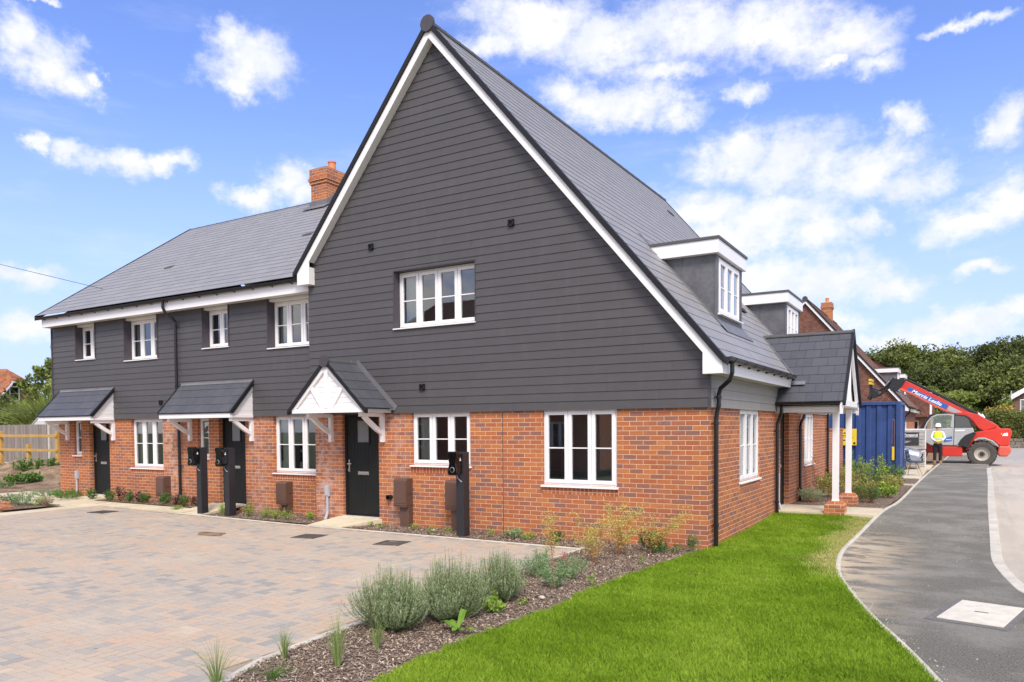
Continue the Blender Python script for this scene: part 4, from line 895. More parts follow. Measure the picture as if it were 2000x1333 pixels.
CH.append((bed('planting_bed',[(-10.74,-.72),(-7.62,-.72),(-7.42,-.004),(-8.06,-.004),(-8.06,.29),(-10.74,.29)],.03,1000),.034))
CH.append((bed('planting_bed',[(-15.72,-.19),(-11.74,-.19),(-11.74,.29),(-15.72,.29)],.09,900),.094))
CH.append((bed('planting_bed',[(-16.9,-1.95),(-16.5,-1.5),(-15.2,-1.3),(-15.02,-1.4),(-15.02,-2.6),(-16.3,-2.4)],.1,600),.104))
CH.append((bed('planting_bed',[(.01,6.2),(1.88,6.2),(2.0,9),(2.1,15),(2.12,16.3),(1.3,17),(1.0,18.7),(-.3,18.7),(.01,11)],.11,260),.114))
V=[];F_=[];TT=[];n0=0
for q,z in CH:
    n=len(q); ang=RNG.random(n)*6.283; ln=.006+.012*RNG.random(n)**1.7; wd=ln*(.22+.3*RNG.random(n)); tz=RNG.normal(0,.35,n); tw=RNG.normal(0,.3,n)
    du=np.stack([np.cos(ang)*ln,np.sin(ang)*ln,ln*tz],1); dv=np.stack([-np.sin(ang)*wd,np.cos(ang)*wd,wd*tw],1)
    c_=np.stack([q[:,0],q[:,1],z+.002+.012*RNG.random(n)],1)
    V.append(np.stack([c_-du-dv,c_+du-dv*.7,c_+du*.9+dv,c_-du+dv*.8],1).reshape(-1,3)); F_.append(np.arange(4*n).reshape(n,4)+n0); n0+=4*n
    TT.append(np.repeat(np.clip(RNG.beta(1.7,2.4,n),0,1),4))
tag(npmesh('bark_mulch',np.concatenate(V),np.concatenate(F_),'chip',np.concatenate(TT)),kind='stuff',label='brown bark mulch chips scattered over the planting beds',cat='mulch')
# left plot: bare soil with a bank against the fence
nx,ny=70,34; V=[];F_=[]
for j in range(ny):
    for i in range(nx):
        x=-48+29.8*i/(nx-1); y=.35+9.4*j/(ny-1)
        if j==0: y=-1.2
        k=math.exp(-((y-4.2)/1.5)**2)*(.35+.25*math.sin(x*1.1)+.15*math.sin(x*2.7+1)); k=max(0,k)
        V.append((x,y,.05+k+.025*math.sin(x*5+y*3)*math.sin(y*4-x)+random.gauss(0,.012)+.12*max(0,min(1,(y-2)/4))))
for j in range(ny-1):
    for i in range(nx-1): a=j*nx+i; F_.append((a,a+1,a+nx+1,a+nx))
tag(npmesh('soil_plot',V,F_,'soil'),kind='structure')
m=MB(); m.poly([(-60,-13,.0),(-15.0,-13,.0),(-15.0,-1.19,.05),(-60,-1.19,.05)]); tag(m.build('verge_ground','soil'),kind='structure')
m=MB(); m.poly([(-120,9.7,.1),(-18.2,9.7,.1),(-18.2,60,.1),(-120,60,.1)]); tag(m.build('garden_beyond','grass_base'),kind='structure')
# lawn
def lawn_l(y): return float(np.interp(y,[-11,-9.2,-6.97,-6.4,-5.5,-4.4,-3.4,-2.4,-1.2,-.5,-.02,.0,4.8],[-.3,-.38,-.4,-.46,-.42,-.3,-.35,-.28,-.15,-.06,.0,.0,.0]))
zl=lambda y:.012+gz(y)*.85
strip('lawn','grass_base',[-11+.2*i for i in range(79)]+[4.77],lawn_l,lambda y:L_(y)-.02,zl)
def vnoise(x,y,s,seed=0):
    r=np.random.default_rng(seed); o=0
    for k in range(7):
        a=r.random()*6.28; f=s*(1+.35*k); o=o+np.sin((x*math.cos(a)+y*math.sin(a))*f+r.random()*6.28+1.7*np.sin((x*math.sin(a)-y*math.cos(a))*f*.6+k))/(1+.25*k)
    return o/3.2
n=430000; Y=-7.9+12.65*RNG.random(n)**1.35; X=-.5+3.9*RNG.random(n)
ll=np.array([0.]); yy=np.linspace(-11,4.8,400); lt=np.array([lawn_l(v) for v in yy]); rt=np.array([L_(v) for v in yy])
lo=np.interp(Y,yy,lt); hi=np.interp(Y,yy,rt)-.01; wob=.05*vnoise(X,Y,9,5)
k=(X>lo-.02+wob)&(X<hi)&~((Y>-.02)&(X<.015)); X,Y,lo,hi=X[k],Y[k],lo[k],hi[k]; n=len(X)
dry=np.clip(1.25-(hi-X)/(.42+.25*vnoise(X,Y,3,2)),0,1)*np.clip((Y+1.6)/1.2,0,1); dry+=np.clip(1-np.abs(Y+1.9)/.05,0,1)*(vnoise(X,Y,2.2,9)>.1)*(X>.3)*(X<1.3)
H_=(.024+.024*RNG.random(n))*(1+.1*vnoise(X,Y,5,3))*(1-.55*np.clip(dry,0,1)); A=RNG.random(n)*6.283; wd=.0014+.0016*RNG.random(n)+.0007*np.clip((Y+6)/6,0,1.5); le=H_*(.25+.7*RNG.random(n)); B_=A*0+vnoise(X,Y,4,8)*2+RNG.random(n)*5
Z=.012+np.array([0.])+np.interp(Y,[-12,2,3,4,5,6],[0,0,gz(3)*.85,gz(4)*.85,gz(5)*.85,gz(6)*.85])
b=np.stack([X,Y,Z],1); s=np.stack([np.cos(A)*wd,np.sin(A)*wd,0*X],1); l1=np.stack([np.cos(B_)*le*.25,np.sin(B_)*le*.25,H_*.6],1); l2=np.stack([np.cos(B_)*le,np.sin(B_)*le,H_],1)
V=np.stack([b-s,b+s,b+l1+s*.9,b+l1-s*.9,b+l2+s*.15,b+l2-s*.15],1).reshape(-1,3); i0=np.arange(n)*6
F_=np.concatenate([np.stack([i0,i0+1,i0+2,i0+3],1),np.stack([i0+3,i0+2,i0+4,i0+5],1)])
sid=np.floor((X+.35*Y)/.41); sj=np.floor((Y-.3*X)/1.02+.5*(sid%2)); fx=((X+.35*Y)/.41)%1
turf=np.sin(sid*12.9+sj*78.2)*43758.5; turf=turf-np.floor(turf)
seam=(np.minimum(fx,1-fx)<.03)&(vnoise(X,Y,1.5,12)>-.15)
tn=np.clip(.36+.22*vnoise(X,Y,1.8,4)+.12*vnoise(X,Y,8,14)+.17*RNG.normal(size=n)+.2*(turf-.5)+.12*seam,0,.88); dm=RNG.random(n)<np.clip(dry,0,1)*.85; tn[dm]=.93+.07*RNG.random(dm.sum())
tag(npmesh('grass',V,F_,'blade',np.repeat(tn,6)),kind='stuff',label='short bright green lawn grass between the planting bed and the footpath',cat='grass')
# covers set in the paving
def drain(x,y,s,label,rot=.2,z=0,mat='drain_iron'):
    t=thing('drain_cover',label,'drain cover',(x,y,z),rot,'square drain covers set in the block paving'); f=MB()
    for q in ((-s,-s,s,-s+.03),(-s,s-.03,s,s),(-s,-s,-s+.03,s),(s-.03,-s,s,s)): f.box(q[0],q[1],-.01,q[2],q[3],.006)
    f.build('cover_frame',mat,t,bevel=.001); g=MB(); k=8; w=2*(s-.03)/k
    for i in range(k):
        for j in range(k): g.box(-s+.034+i*w,-s+.034+j*w,-.01,-s+.026+(i+1)*w,-s+.026+(j+1)*w,.002)
    g.build('cover_plate',mat,t); return t
drain(-6.45,-1.77,.23,'square dark drain cover in the paving in front of the gabled door canopy'); drain(-4.68,-1.68,.23,'square dark drain cover in the paving nearest the black post by the small window')
drain(-9.45,-1.78,.24,'square dark drain cover in the paving in front of the two paired black posts'); drain(-13.1,-1.5,.22,'farthest drain cover, by the pale slab path at the left',z=.055)
m=MB(); m.lathe([(.0,.001),(.34,.0015),(.36,.0)],(-8.25,-2.4,zx(-8.25)+.003),'z',14)
for i,v in enumerate(m.v): m.v[i]=Vector((v.x+.08*math.sin(v.y*9),-2.4+(v.y+2.4)*.55+.03*math.sin(v.x*13),v.z))
tag(m.build('mud_patch','soil'),'thin brown patch of mud on the block paving','mud')
t=thing('access_cover','pale concrete access cover let into the dark footpath','access cover',(3.43,-2.43,.0),math.radians(-13))
m=MB(); m.box(-.275,-.48,-.02,.275,.48,.012); m.build('cover_plate','manhole',t,bevel=.004); m=MB(); m.box(-.06,-.012,.0125,.06,.012,.0145); m.build('lifting_slot','drain_iron',t)
m=MB(); m.poly([(-.36,-.6,.0035),(.33,-.58,.0035),(.34,.55,.0035),(-.34,.53,.0035)]); m.build('tar_patch','tar',t)
# loose grit on the footpath and paving
n=700; q=np.stack([1.8+2.2*RNG.random(n),-6+12*RNG.random(n)],1); q=q[[a>L_(b)+.05 and a<R__(b)-.05 for a,b in q]]; ye=-5+10*RNG.random(500); e=np.stack([np.array([L_(v) for v in ye])+.04+.12*RNG.random(500)**2,ye],1)
q=np.concatenate([q[:90],e[:330]]); n=len(q); c_=np.stack([q[:,0],q[:,1],.004+np.array([gz(v) for v in q[:,1]])],1); V_,F2=leaves(c_,.008,flat=.0); tag(npmesh('grit',V_,F2,'grit',np.repeat(RNG.random(n),4)),kind='stuff',label='pale grit and small stones along the kerb of the footpath',cat='grit')
# ------------------------------------------------------------------ plants
def curve_pts(p0,p1,bow,n):
    "n points from p0 to p1 (arrays m,3), bowed by vector bow -> (m,n,3)"
    t=np.linspace(0,1,n)[None,:,None]; return p0[:,None]*(1-t)+p1[:,None]*t+bow[:,None]*(t*(1-t)*2)
def stems_mesh(paths,w0,w1=.3):
    "thin crossed ribbons along paths (m,n,3)"
    m,n,_=paths.shape; d=np.gradient(paths,axis=1); d/=np.linalg.norm(d,axis=2,keepdims=True)+1e-9
    r=RNG.normal(size=(m,1,3)); s=np.cross(d,r); s/=np.linalg.norm(s,axis=2,keepdims=True)+1e-9
    w=w0*np.linspace(1,w1,n)[None,:,None]; V=np.stack([paths-s*w,paths+s*w],2).reshape(-1,3)
    i=np.arange(m)[:,None]*2*n+np.arange(n-1)[None]*2; i=i.ravel(); return V,np.stack([i,i+1,i+3,i+2],1)
def merge(parts):
    V=[];F=[];T=[];n=0
    for v,f,t in parts: V.append(v);F.append(f+n);T.append(np.broadcast_to(t,len(v)) if np.ndim(t)==0 else t);n+=len(v)
    return np.concatenate(V),np.concatenate(F),np.concatenate(T)
def lavender(x,y,r,h,label,z=.02,ns=520,mat='lavender_leaf',group='silvery lavender bushes in the front bed'):
    t=thing('lavender_bush',label,'lavender',(x,y,z),0,group)
    a=RNG.random(ns)*6.283; q=np.sqrt(RNG.random(ns)); f1,f2,f3=RNG.random(3)*6.28; lump=1+.2*np.sin(3*a+f1)+.12*np.sin(5*a+f2)
    rr=r*q*(.8+.3*RNG.random(ns))*lump; hh=h*(1-.5*q**2.2)*(.68+.4*RNG.random(ns)**.8)*(1+.13*np.sin(2*a+f3)*q+.1*np.sin(7*a+f1))
    p0=np.stack([np.cos(a)*rr*.3,np.sin(a)*rr*.3,0*a],1); p1=np.stack([np.cos(a)*rr,np.sin(a)*rr,hh],1)+RNG.normal(0,.018,(ns,3)); bow=np.stack([np.cos(a)*rr*.3,np.sin(a)*rr*.3,-hh*.05],1)
    P_=curve_pts(p0,p1,bow,9); v,f=stems_mesh(P_,.0022,.5); npmesh('stem',v,f,'stem_green',None,t)
    k=30; tt=.22+.78*RNG.random((ns,k)); idx=tt*8; i0=np.minimum(idx.astype(int),7); fr=(idx-i0)[...,None]; s_=np.arange(ns)[:,None]
    base=P_[s_,i0]*(1-fr)+P_[s_,i0+1]*fr; dr=P_[s_,np.minimum(i0+1,8)]-P_[s_,i0]; dr/=np.linalg.norm(dr,axis=2,keepdims=True)
    out=RNG.normal(size=base.shape); out-=dr*(out*dr).sum(2,keepdims=True); out/=np.linalg.norm(out,axis=2,keepdims=True)
    ld=(dr*.75+out*.65)*(.017+.012*RNG.random((ns,k,1)))*(1.15-.5*tt[...,None]); sd=np.cross(ld,out); sd/=np.linalg.norm(sd,axis=2,keepdims=True)+1e-9; sd*=.0019
    b=base.reshape(-1,3); ld=ld.reshape(-1,3); sd=sd.reshape(-1,3); n=len(b)
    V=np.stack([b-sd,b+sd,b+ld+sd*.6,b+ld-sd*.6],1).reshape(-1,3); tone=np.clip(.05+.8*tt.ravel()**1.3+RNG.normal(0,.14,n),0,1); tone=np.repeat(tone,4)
    npmesh('foliage',V,np.arange(4*n).reshape(n,4),mat,tone,t); return t
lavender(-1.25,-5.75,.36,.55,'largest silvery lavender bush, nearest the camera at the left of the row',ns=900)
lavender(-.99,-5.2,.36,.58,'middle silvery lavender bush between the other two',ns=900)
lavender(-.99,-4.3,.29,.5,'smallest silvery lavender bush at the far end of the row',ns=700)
def tuft(x,y,h,r,n,label,z=.02,mat='leaf_tuft',w=.0022,kind='grass_clump',cat='grass clump',group='thin grass clumps in the front bed'):
    a=RNG.random(n)*6.283; q=RNG.random(n)**.7; hh=h*(.55+.5*RNG.random(n))
    p0=np.stack([x+np.cos(a)*r*.15*q,y+np.sin(a)*r*.15*q,z+0*a],1); p1=p0+np.stack([np.cos(a)*r*q,np.sin(a)*r*q,hh*(1-.25*q)],1); bow=np.stack([-np.cos(a)*r*.3*q,-np.sin(a)*r*.3*q,hh*.25],1)
    v,f=stems_mesh(curve_pts(p0,p1,bow,7),w,.15); o=npmesh(kind,v,f,mat,np.repeat(.2+.7*RNG.random(n),14)); return tag(o,label,cat,group)
tuft(-1.4,-6.93,.3,.1,90,'upright grass clump by the edging, left of the tallest clump'); tuft(-.9,-6.85,.46,.13,130,'tallest thin grass clump, in the middle of the foreground mulch'); tuft(-.93,-6.35,.27,.1,110,'grass clump close in front of the largest lavender'); tuft(-1.42,-7.55,.36,.25,80,'sprawling grass clump at the bottom edge of the bed')
tuft(-1.12,-7.3,.14,.2,70,'low thin weeds in the mulch near the bottom of the bed',mat='leaf_mid')
def leafy(name,label,cat,x,y,r,h,n,ls,mat,z=.03,group=None,stems=14,aspect=.45,flat=0.,hollow=.0,stemmat='stem_green',squash=1.,up=.0):
    "bushy plant: a few stems and a crown of small leaves clustered round them"
    t=thing(name,label,cat,(x,y,z),RNG.random()*6.28,group)
    a=RNG.random(stems)*6.283; q=np.sqrt(RNG.random(stems)); hh=h*(1-.45*q*q)*(.7+.35*RNG.random(stems))
    p0=np.stack([np.cos(a)*r*.12,np.sin(a)*r*.12,0*a],1); p1=np.stack([np.cos(a)*r*q,np.sin(a)*r*q*squash,hh],1); P_=curve_pts(p0,p1,np.stack([np.cos(a)*r*.2,np.sin(a)*r*.2,0*a],1),8)
    v,f=stems_mesh(P_,.003+.004*h,.4); npmesh('stem',v,f,stemmat,None,t)
    s_=RNG.integers(0,stems,n); tt=.15+.85*RNG.random(n)**(.6+up); i=tt*7; i0=np.minimum(i.astype(int),6); fr=(i-i0)[:,None]
    c_=P_[s_,i0]*(1-fr)+P_[s_,i0+1]*fr+RNG.normal(0,1,(n,3))*ls*1.1
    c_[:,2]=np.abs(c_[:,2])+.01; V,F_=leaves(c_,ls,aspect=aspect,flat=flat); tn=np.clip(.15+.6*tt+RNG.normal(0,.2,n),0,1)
    npmesh('foliage',V,F_,mat,np.repeat(tn,4),t); return t
# yellowing shrubs against the gable wall
def arch_shrub(x,y,label,tips,n,ls=.015,z=.02):
    t=thing('yellow_shrub',label,'shrub',(x,y,z),0,'yellowing young shrubs beside the brick corner'); tips=np.array(tips,float)
    p0=np.zeros((len(tips),3))+RNG.normal(0,.025,(len(tips),3))*[1,1,0]; P_=curve_pts(p0,tips,np.stack([-tips[:,0]*.25,-tips[:,1]*.25,tips[:,2]*.12],1),10)
    v,f=stems_mesh(P_,.0035,.35); npmesh('stem',v,f,'stem_red',None,t)
    m=len(tips); k=n//m; s_=np.repeat(np.arange(m),k); tt=np.concatenate([np.where(RNG.random(k)<.45,.8+.2*RNG.random(k),.25+.75*RNG.random(k)) for _ in range(m)]); i=tt*9; i0=np.minimum(i.astype(int),8); fr=(i-i0)[:,None]
    c_=P_[s_,i0]*(1-fr)+P_[s_,i0+1]*fr+RNG.normal(0,1,(len(s_),3))*(.02+.03*tt[:,None]); V,F_=leaves(c_,ls,aspect=.4); tn=np.clip(.02+.75*tt**1.6+RNG.normal(0,.17,len(tt)),0,1)
    npmesh('foliage',V,F_,'leaf_yellow',np.repeat(tn,4),t); return t
arch_shrub(-1.56,-2.05,'thin single-stemmed yellow shrub standing over the paving edge',[(-.05,.02,.66),(-.12,.05,.6),(.03,.0,.62),(-.09,.03,.45),(.06,.04,.36)],620)
arch_shrub(-1.0,-1.85,'bushy yellow and orange shrub in the middle of the group',[(-.35,.1,.62),(-.2,.2,.45),(.0,.1,.5),(.15,.05,.55),(.02,-.1,.35),(-.12,-.05,.3),(.25,.12,.42),(-.4,.1,.35),(.1,.2,.62),(-.1,.1,.4)],1700)
arch_shrub(-.98,-1.1,'tallest yellow shrub close to the wall below the big window',[(-.2,.1,.68),(.05,.1,.72),(.2,.05,.62),(.32,.1,.68),(-.1,.05,.5),(.1,-.1,.5),(.3,-.05,.4),(.0,.1,.3),(.2,-.05,.3)],2100)
arch_shrub(-.62,-.75,'yellow shrub with one branch arching right towards the brick corner',[(.5,.08,.55),(.42,.02,.48),(.28,.05,.4),(.05,.05,.5),(-.15,.05,.42),(.1,-.1,.3),(.55,.1,.62)],1400)
G1='dark green ground plants along the gable wall'
leafy('ground_plant','dark green clump at the foot of the tallest yellow shrub','plant',-.75,-.42,.26,.3,900,.018,'leaf_box',group=G1); leafy('ground_plant','low dark clump under the arching yellow branch','plant',-.42,-.62,.28,.16,700,.014,'leaf_box',group=G1)
leafy('ground_plant','small dark green clump in front of the brick corner','plant',-.1,-.4,.12,.26,320,.015,'leaf_mid',group=G1); leafy('ground_plant','dark green clump beside the single-stemmed shrub','plant',-2.3,-.42,.14,.2,380,.015,'leaf_box',group=G1)
leafy('ground_plant','spreading bluish clump left of the big window','plant',-3.15,-.38,.2,.17,520,.016,'leaf_bluegreen',group=G1); leafy('ground_plant','small fresh green clump below the left edge of the big window','plant',-2.8,-.48,.13,.12,300,.013,'leaf_bright',group=G1)
G2='fresh green perennials in the front bed'
def peren(x,y,r,h,n,label): 
    t=leafy('perennial',label,'plant',x,y,r,h,n,.021,'leaf_bluegreen',group=G2,stems=26,aspect=.2); return t
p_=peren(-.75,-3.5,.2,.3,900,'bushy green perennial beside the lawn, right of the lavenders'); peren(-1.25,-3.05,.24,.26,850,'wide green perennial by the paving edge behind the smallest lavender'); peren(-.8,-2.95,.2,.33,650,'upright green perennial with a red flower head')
v,f_=leaves(np.array([-.86,-3.05,.33])+RNG.normal(0,.018,(50,3)),.012); tag(npmesh('flower_head',v,f_,'petal',np.repeat(RNG.random(50),4)),'small red flower head above the green perennial','flower')
peren(-1.42,-2.6,.14,.3,380,'thin green perennial at the corner of the paving')
leafy('weed','lime green low weed between the middle and smallest lavender','weed',-.78,-4.78,.12,.13,170,.022,'leaf_bright',aspect=.8,stems=9)
leafy('weed','tiny yellow green weed in the mulch beside the smallest lavender','weed',-.63,-4.4,.05,.05,40,.014,'leaf_bright',aspect=.7,stems=5); leafy('weed','small upright weed in the mulch near the lawn edge','weed',-.42,-3.2,.06,.12,50,.02,'leaf_bright',aspect=.35,stems=5); leafy('weed','single pale weed on the mulch below the brick corner','weed',-.38,-1.7,.04,.12,30,.018,'leaf_bright',aspect=.4,stems=4)
# broad dock leaves
t=thing('dock_plant','broad-leaved green dock beside the middle lavender','weed',(-.62,-5.62,.02),0)
for (a,l,wd,up) in ((2.9,.24,.05,.05),(.2,.2,.03,.02),(1.7,.22,.035,.15),(4.9,.12,.03,.03)):
    m=MB(); k=7; L1=[];L2=[]
    for i in range(k+1):
        s=i/k; w_=wd*math.sin(math.pi*min(1,s*.92+.06))**.8; zz=.02+up*math.sin(math.pi*s*.8)+.012; c_=Vector((math.cos(a)*l*s,math.sin(a)*l*s,zz)); n_=Vector((-math.sin(a),math.cos(a),.25)); L1.append(c_+n_*w_+Vector((0,0,.008*math.sin(s*14)))); L2.append((c_,c_-Vector((n_.x,n_.y,-.25))*w_+Vector((0,0,.008*math.cos(s*13)))))
    for i in range(k): m.poly([L1[i],L1[i+1],L2[i+1][0],L2[i][0]]); m.poly([L2[i][0],L2[i+1][0],L2[i+1][1],L2[i][1]])
    o=m.build('leaf','leaf_bright',t); a_=o.data.attributes.new('tone','FLOAT','POINT'); a_.data.foreach_set('value',[.15+.3*random.random() for _ in o.data.vertices])
# small plants in the strips under the walls
G3='small bright green plants at the foot of the terrace wall'
for x,y,r,h,lb in ((-10.52,-.3,.14,.24,'bright green plant between the two paired black posts, by the slab path'),(-10.3,-.5,.13,.2,'bright green plant touching the left side of the right paired post'),(-9.62,-.42,.12,.34,'upright bright green plant just right of the paired posts'),(-9.1,-.45,.15,.26,'second bright green plant right of the paired posts'),(-8.75,-.5,.13,.22,'bright green plant in front of the brown meter box left of the canopy'),(-8.42,-.45,.17,.25,'largest bright green plant in the short bed left of the main door'),(-8.0,-.25,.1,.16,'small bright green plant beside the grey cable conduit'),(-11.95,-.45,.13,.12,'flat green plant in front of the left paired post')):
    leafy('bed_plant',lb,'plant',x,y,r,h,420,.016,'leaf_bright',group=G3,stems=16,aspect=.3)
for x,y,r,h,lb in ((-6.25,-.45,.08,.1,'small weed by the right edge of the main door path'),(-5.95,-.5,.07,.08,'second small weed right of the main door path'),(-5.2,-.45,.09,.13,'weed at the foot of the brown meter box right of the door'),(-4.75,-.5,.08,.1,'weed between the two meter boxes and the black post'),(-4.5,-.4,.1,.09,'weed at the foot of the right meter box'),(-3.55,-.45,.07,.13,'weed just right of the single black post')):
    leafy('wall_weed',lb,'weed',x,y,r,h,110,.015,'leaf_bright',group='small weeds in the strip under the gable wall',stems=7,aspect=.35)
def stone(x,y,s,label):
    m=MB(); m.lathe([(.01,-.3*s),(.7*s,-.1*s),(.9*s,.15*s),(.5*s,.42*s),(.02,.46*s)],(0,0,0),'z',9)
    for i,v in enumerate(m.v): m.v[i]=Vector((v.x*(1+.25*math.sin(i*3.1)),v.y*(.6+.2*math.sin(i*1.7)),v.z))
    tag(m.build('stone','kerb',smooth=True,loc=(x,y,.03)),label,'stone')
stone(-4.85,-.35,.07,'pale stone on the soil left of the right meter box'); stone(-.62,-4.05,.05,'pale flint lying on the mulch right of the smallest lavender')
G4='small clipped box plants in the bed under the terrace windows'; G5='dark purple plants between the box plants'
for i,(x,y,lb) in enumerate(((-15.95,-.1,'leftmost small box plant, by the grey conduit'),(-15.15,-.1,'small box plant right in front of the far left door'),(-14.4,-.08,'small box plant below the left edge of the three-light window'),(-13.72,-.08,'small box plant below the middle of the three-light window'),(-12.95,-.08,'small box plant in front of the meter box beside the downpipe'),(-12.2,-.1,'rightmost small box plant, near the left paired post'))):
    leafy('box_plant',lb,'plant',x,y,.14,.3,520,.015,'leaf_box',z=.09,group=G4,stems=22,aspect=.7)
for x,y,lb in ((-14.82,-.02,'tall wispy purple plant by the far left door'),(-14.05,-.02,'purple plant between two box plants under the window'),(-12.6,-.0,'purple plant beside the foot of the downpipe'),(-11.88,.0,'purple plant nearest the slab path of the middle door')):
    leafy('purple_plant',lb,'plant',x,y,.15,.27 if x>-14.5 else .42,330,.022,'leaf_purple',z=.09,group=G5,stems=12,aspect=.8,stemmat='stem_red')
G6='low plants in the bed at the far left'
for x,y,r,h,mt,lb in ((-16.6,-.35,.35,.2,'leaf_mid','low dark green plant at the outer corner of the terrace'),(-17.3,.0,.4,.22,'leaf_mid','spreading green plant beside the corner of the terrace wall'),(-17.9,-.2,.4,.18,'leaf_bluegreen','bluish spreading plant left of the terrace corner'),(-16.6,-1.75,.3,.25,'leaf_mid','grassy green plant behind the stacked edging bricks'),(-15.9,-1.8,.35,.32,'leaf_bluegreen','feathery green plant right of the stacked edging bricks'),(-15.4,-1.55,.25,.2,'leaf_bright','pale green variegated plant in the middle of the left bed'),(-16.9,-2.1,.25,.2,'leaf_mid','green plant at the left end of the stacked edging bricks')):
    leafy('low_plant',lb,'plant',x,y,r,h,700,.022,mt,z=.1,group=G6,stems=26,aspect=.35)
tuft(-15.15,-1.65,.26,.22,240,'round tan ornamental grass at the right end of the left bed',z=.1,mat='chip',w=.003,group=None)
# bramble on the bank by the fence
for x,y,r,h,lb in ((-26.3,3.9,1.0,.85,'bramble climbing up the last post of the rail fence'),(-28.0,4.1,1.2,.5,'bramble sprawling over the soil bank in front of the rails'),(-29.8,3.9,1.2,.4,'low bramble at the left end of the soil bank'),(-24.3,2.4,.6,.25,'small weedy patch at the bottom of the bank by the terrace')):
    leafy('bramble',lb,'bramble',x,y,r,h,1500,.045,'leaf_mid',z=.12,group='brambles on the soil bank by the fence',stems=24,aspect=.7)
for x,y,lb in ((-22.5,.9,'weed on the bare soil nearest the terrace corner'),(-24.5,1.3,'weed in the middle of the bare soil'),(-21.3,2.3,'weed at the top of the bare soil')): leafy('soil_weed',lb,'weed',x,y,.4,.2,260,.03,'leaf_mid',z=.08,group='weeds on the bare soil plot',stems=10)
# planting beside the porch
G7='autumn tinted shrubs in the bed beyond the porch'
SB=[(.35,7.1,.3,.42,'lavender_leaf','grey green heather mound against the wall right of the third downpipe'),(1.45,7.5,.36,.42,'leaf_box','dark heather mound right of the farther porch post'),(.6,8.5,.4,.5,'leaf_bed','orange green shrub behind the nearer porch post'),(1.2,8.6,.4,.45,'leaf_bed','orange green shrub between the two porch posts'),(1.75,8.9,.3,.42,'leaf_bright','leafy green plant at the kerb end of the bed'),(.3,9.8,.35,.6,'leaf_bed','orange shrub under the far side window'),(1.0,10.2,.45,.45,'leaf_bed','wide orange green shrub in the middle of the side bed'),(1.7,10.6,.4,.5,'leaf_bed','orange green shrub near the kerb'),(.45,12,.5,.6,'leaf_bed','tall orange shrub at the end of the house wall'),(1.1,12.6,.5,.5,'leaf_mid','green shrub below the yellow container sign'),(.5,14.5,.45,.75,'leaf_bright','bright green shrub before the left part of the container'),(1.0,14.8,.4,.85,'leaf_bright','tallest bright green shrub in front of the container'),(1.5,15.2,.35,.55,'leaf_mid','green shrub in front of the container corner'),(.1,16.5,.5,.8,'leaf_mid','green shrub hard against the container side'),(1.55,13,.3,.3,'leaf_bed','low orange plant by the single slab')]
for x,y,r,h,mt,lb in SB:
    hz=mt in('lavender_leaf','leaf_box'); leafy('bed_shrub',lb,'shrub',x,y,r,h,800 if not hz else 2200,.028 if not hz else .02,mt,z=.11,group=G7,stems=30,aspect=.55 if not hz else .25,stemmat='stem_red')
t=thing('climber','thin leafless climber with a few leaves on the side wall below the far window','climber',(.04,8.9,.1)); m=MB()
for dy in (-.1,.05,.2): m.tube([(.02,dy,0),(.04,dy+.05,.4),(.02,dy-.03,.75),(.03,dy+.08,1.0)],.006,5,r2=.002)
m.build('stem','bark',t); v,f_=leaves(np.array([.04,.1,.6])+RNG.normal(0,1,(90,3))*[.03,.16,.28],.022); npmesh('foliage',v,f_,'leaf_purple',np.repeat(RNG.random(90),4),t)

q=np.stack([-13.5+11.5*RNG.random(46),-8.5+7.4*RNG.random(46)],1); c_=np.stack([q[:,0],q[:,1],np.array([zx(a) for a in q[:,0]])+.006],1); V,F_=leaves(c_,.018,flat=.0,aspect=.35); V=V.reshape(-1,4,3); V[:,:,2]=c_[:,None,2]+(V[:,:,2]-c_[:,None,2])*.15; tag(npmesh('fallen_leaves',V.reshape(-1,3),F_,'leaf_purple',np.repeat(RNG.random(46),4)),kind='stuff',label='a few dry fallen leaves and twigs scattered on the block paving',cat='leaf litter')
def lettering(body,size,par,mat,loc,rot,scale,offset=0,shear=0):
    cu=bpy.data.curves.new('lettering','FONT'); cu.body=body; cu.size=size; cu.extrude=.002; cu.offset=offset; cu.shear=shear; cu.align_x='CENTER'; cu.align_y='CENTER'
    o=bpy.data.objects.new('tmp',cu); C.objects.link(o); bpy.context.view_layer.update(); me=bpy.data.meshes.new_from_object(o.evaluated_get(bpy.context.evaluated_depsgraph_get())); bpy.data.objects.remove(o); me.materials.clear(); me.materials.append(MT[mat])
    q_=bpy.data.objects.new('lettering',me); C.objects.link(q_); q_.parent=par; q_.location=loc; q_.rotation_euler=rot; q_.scale=scale; return q_
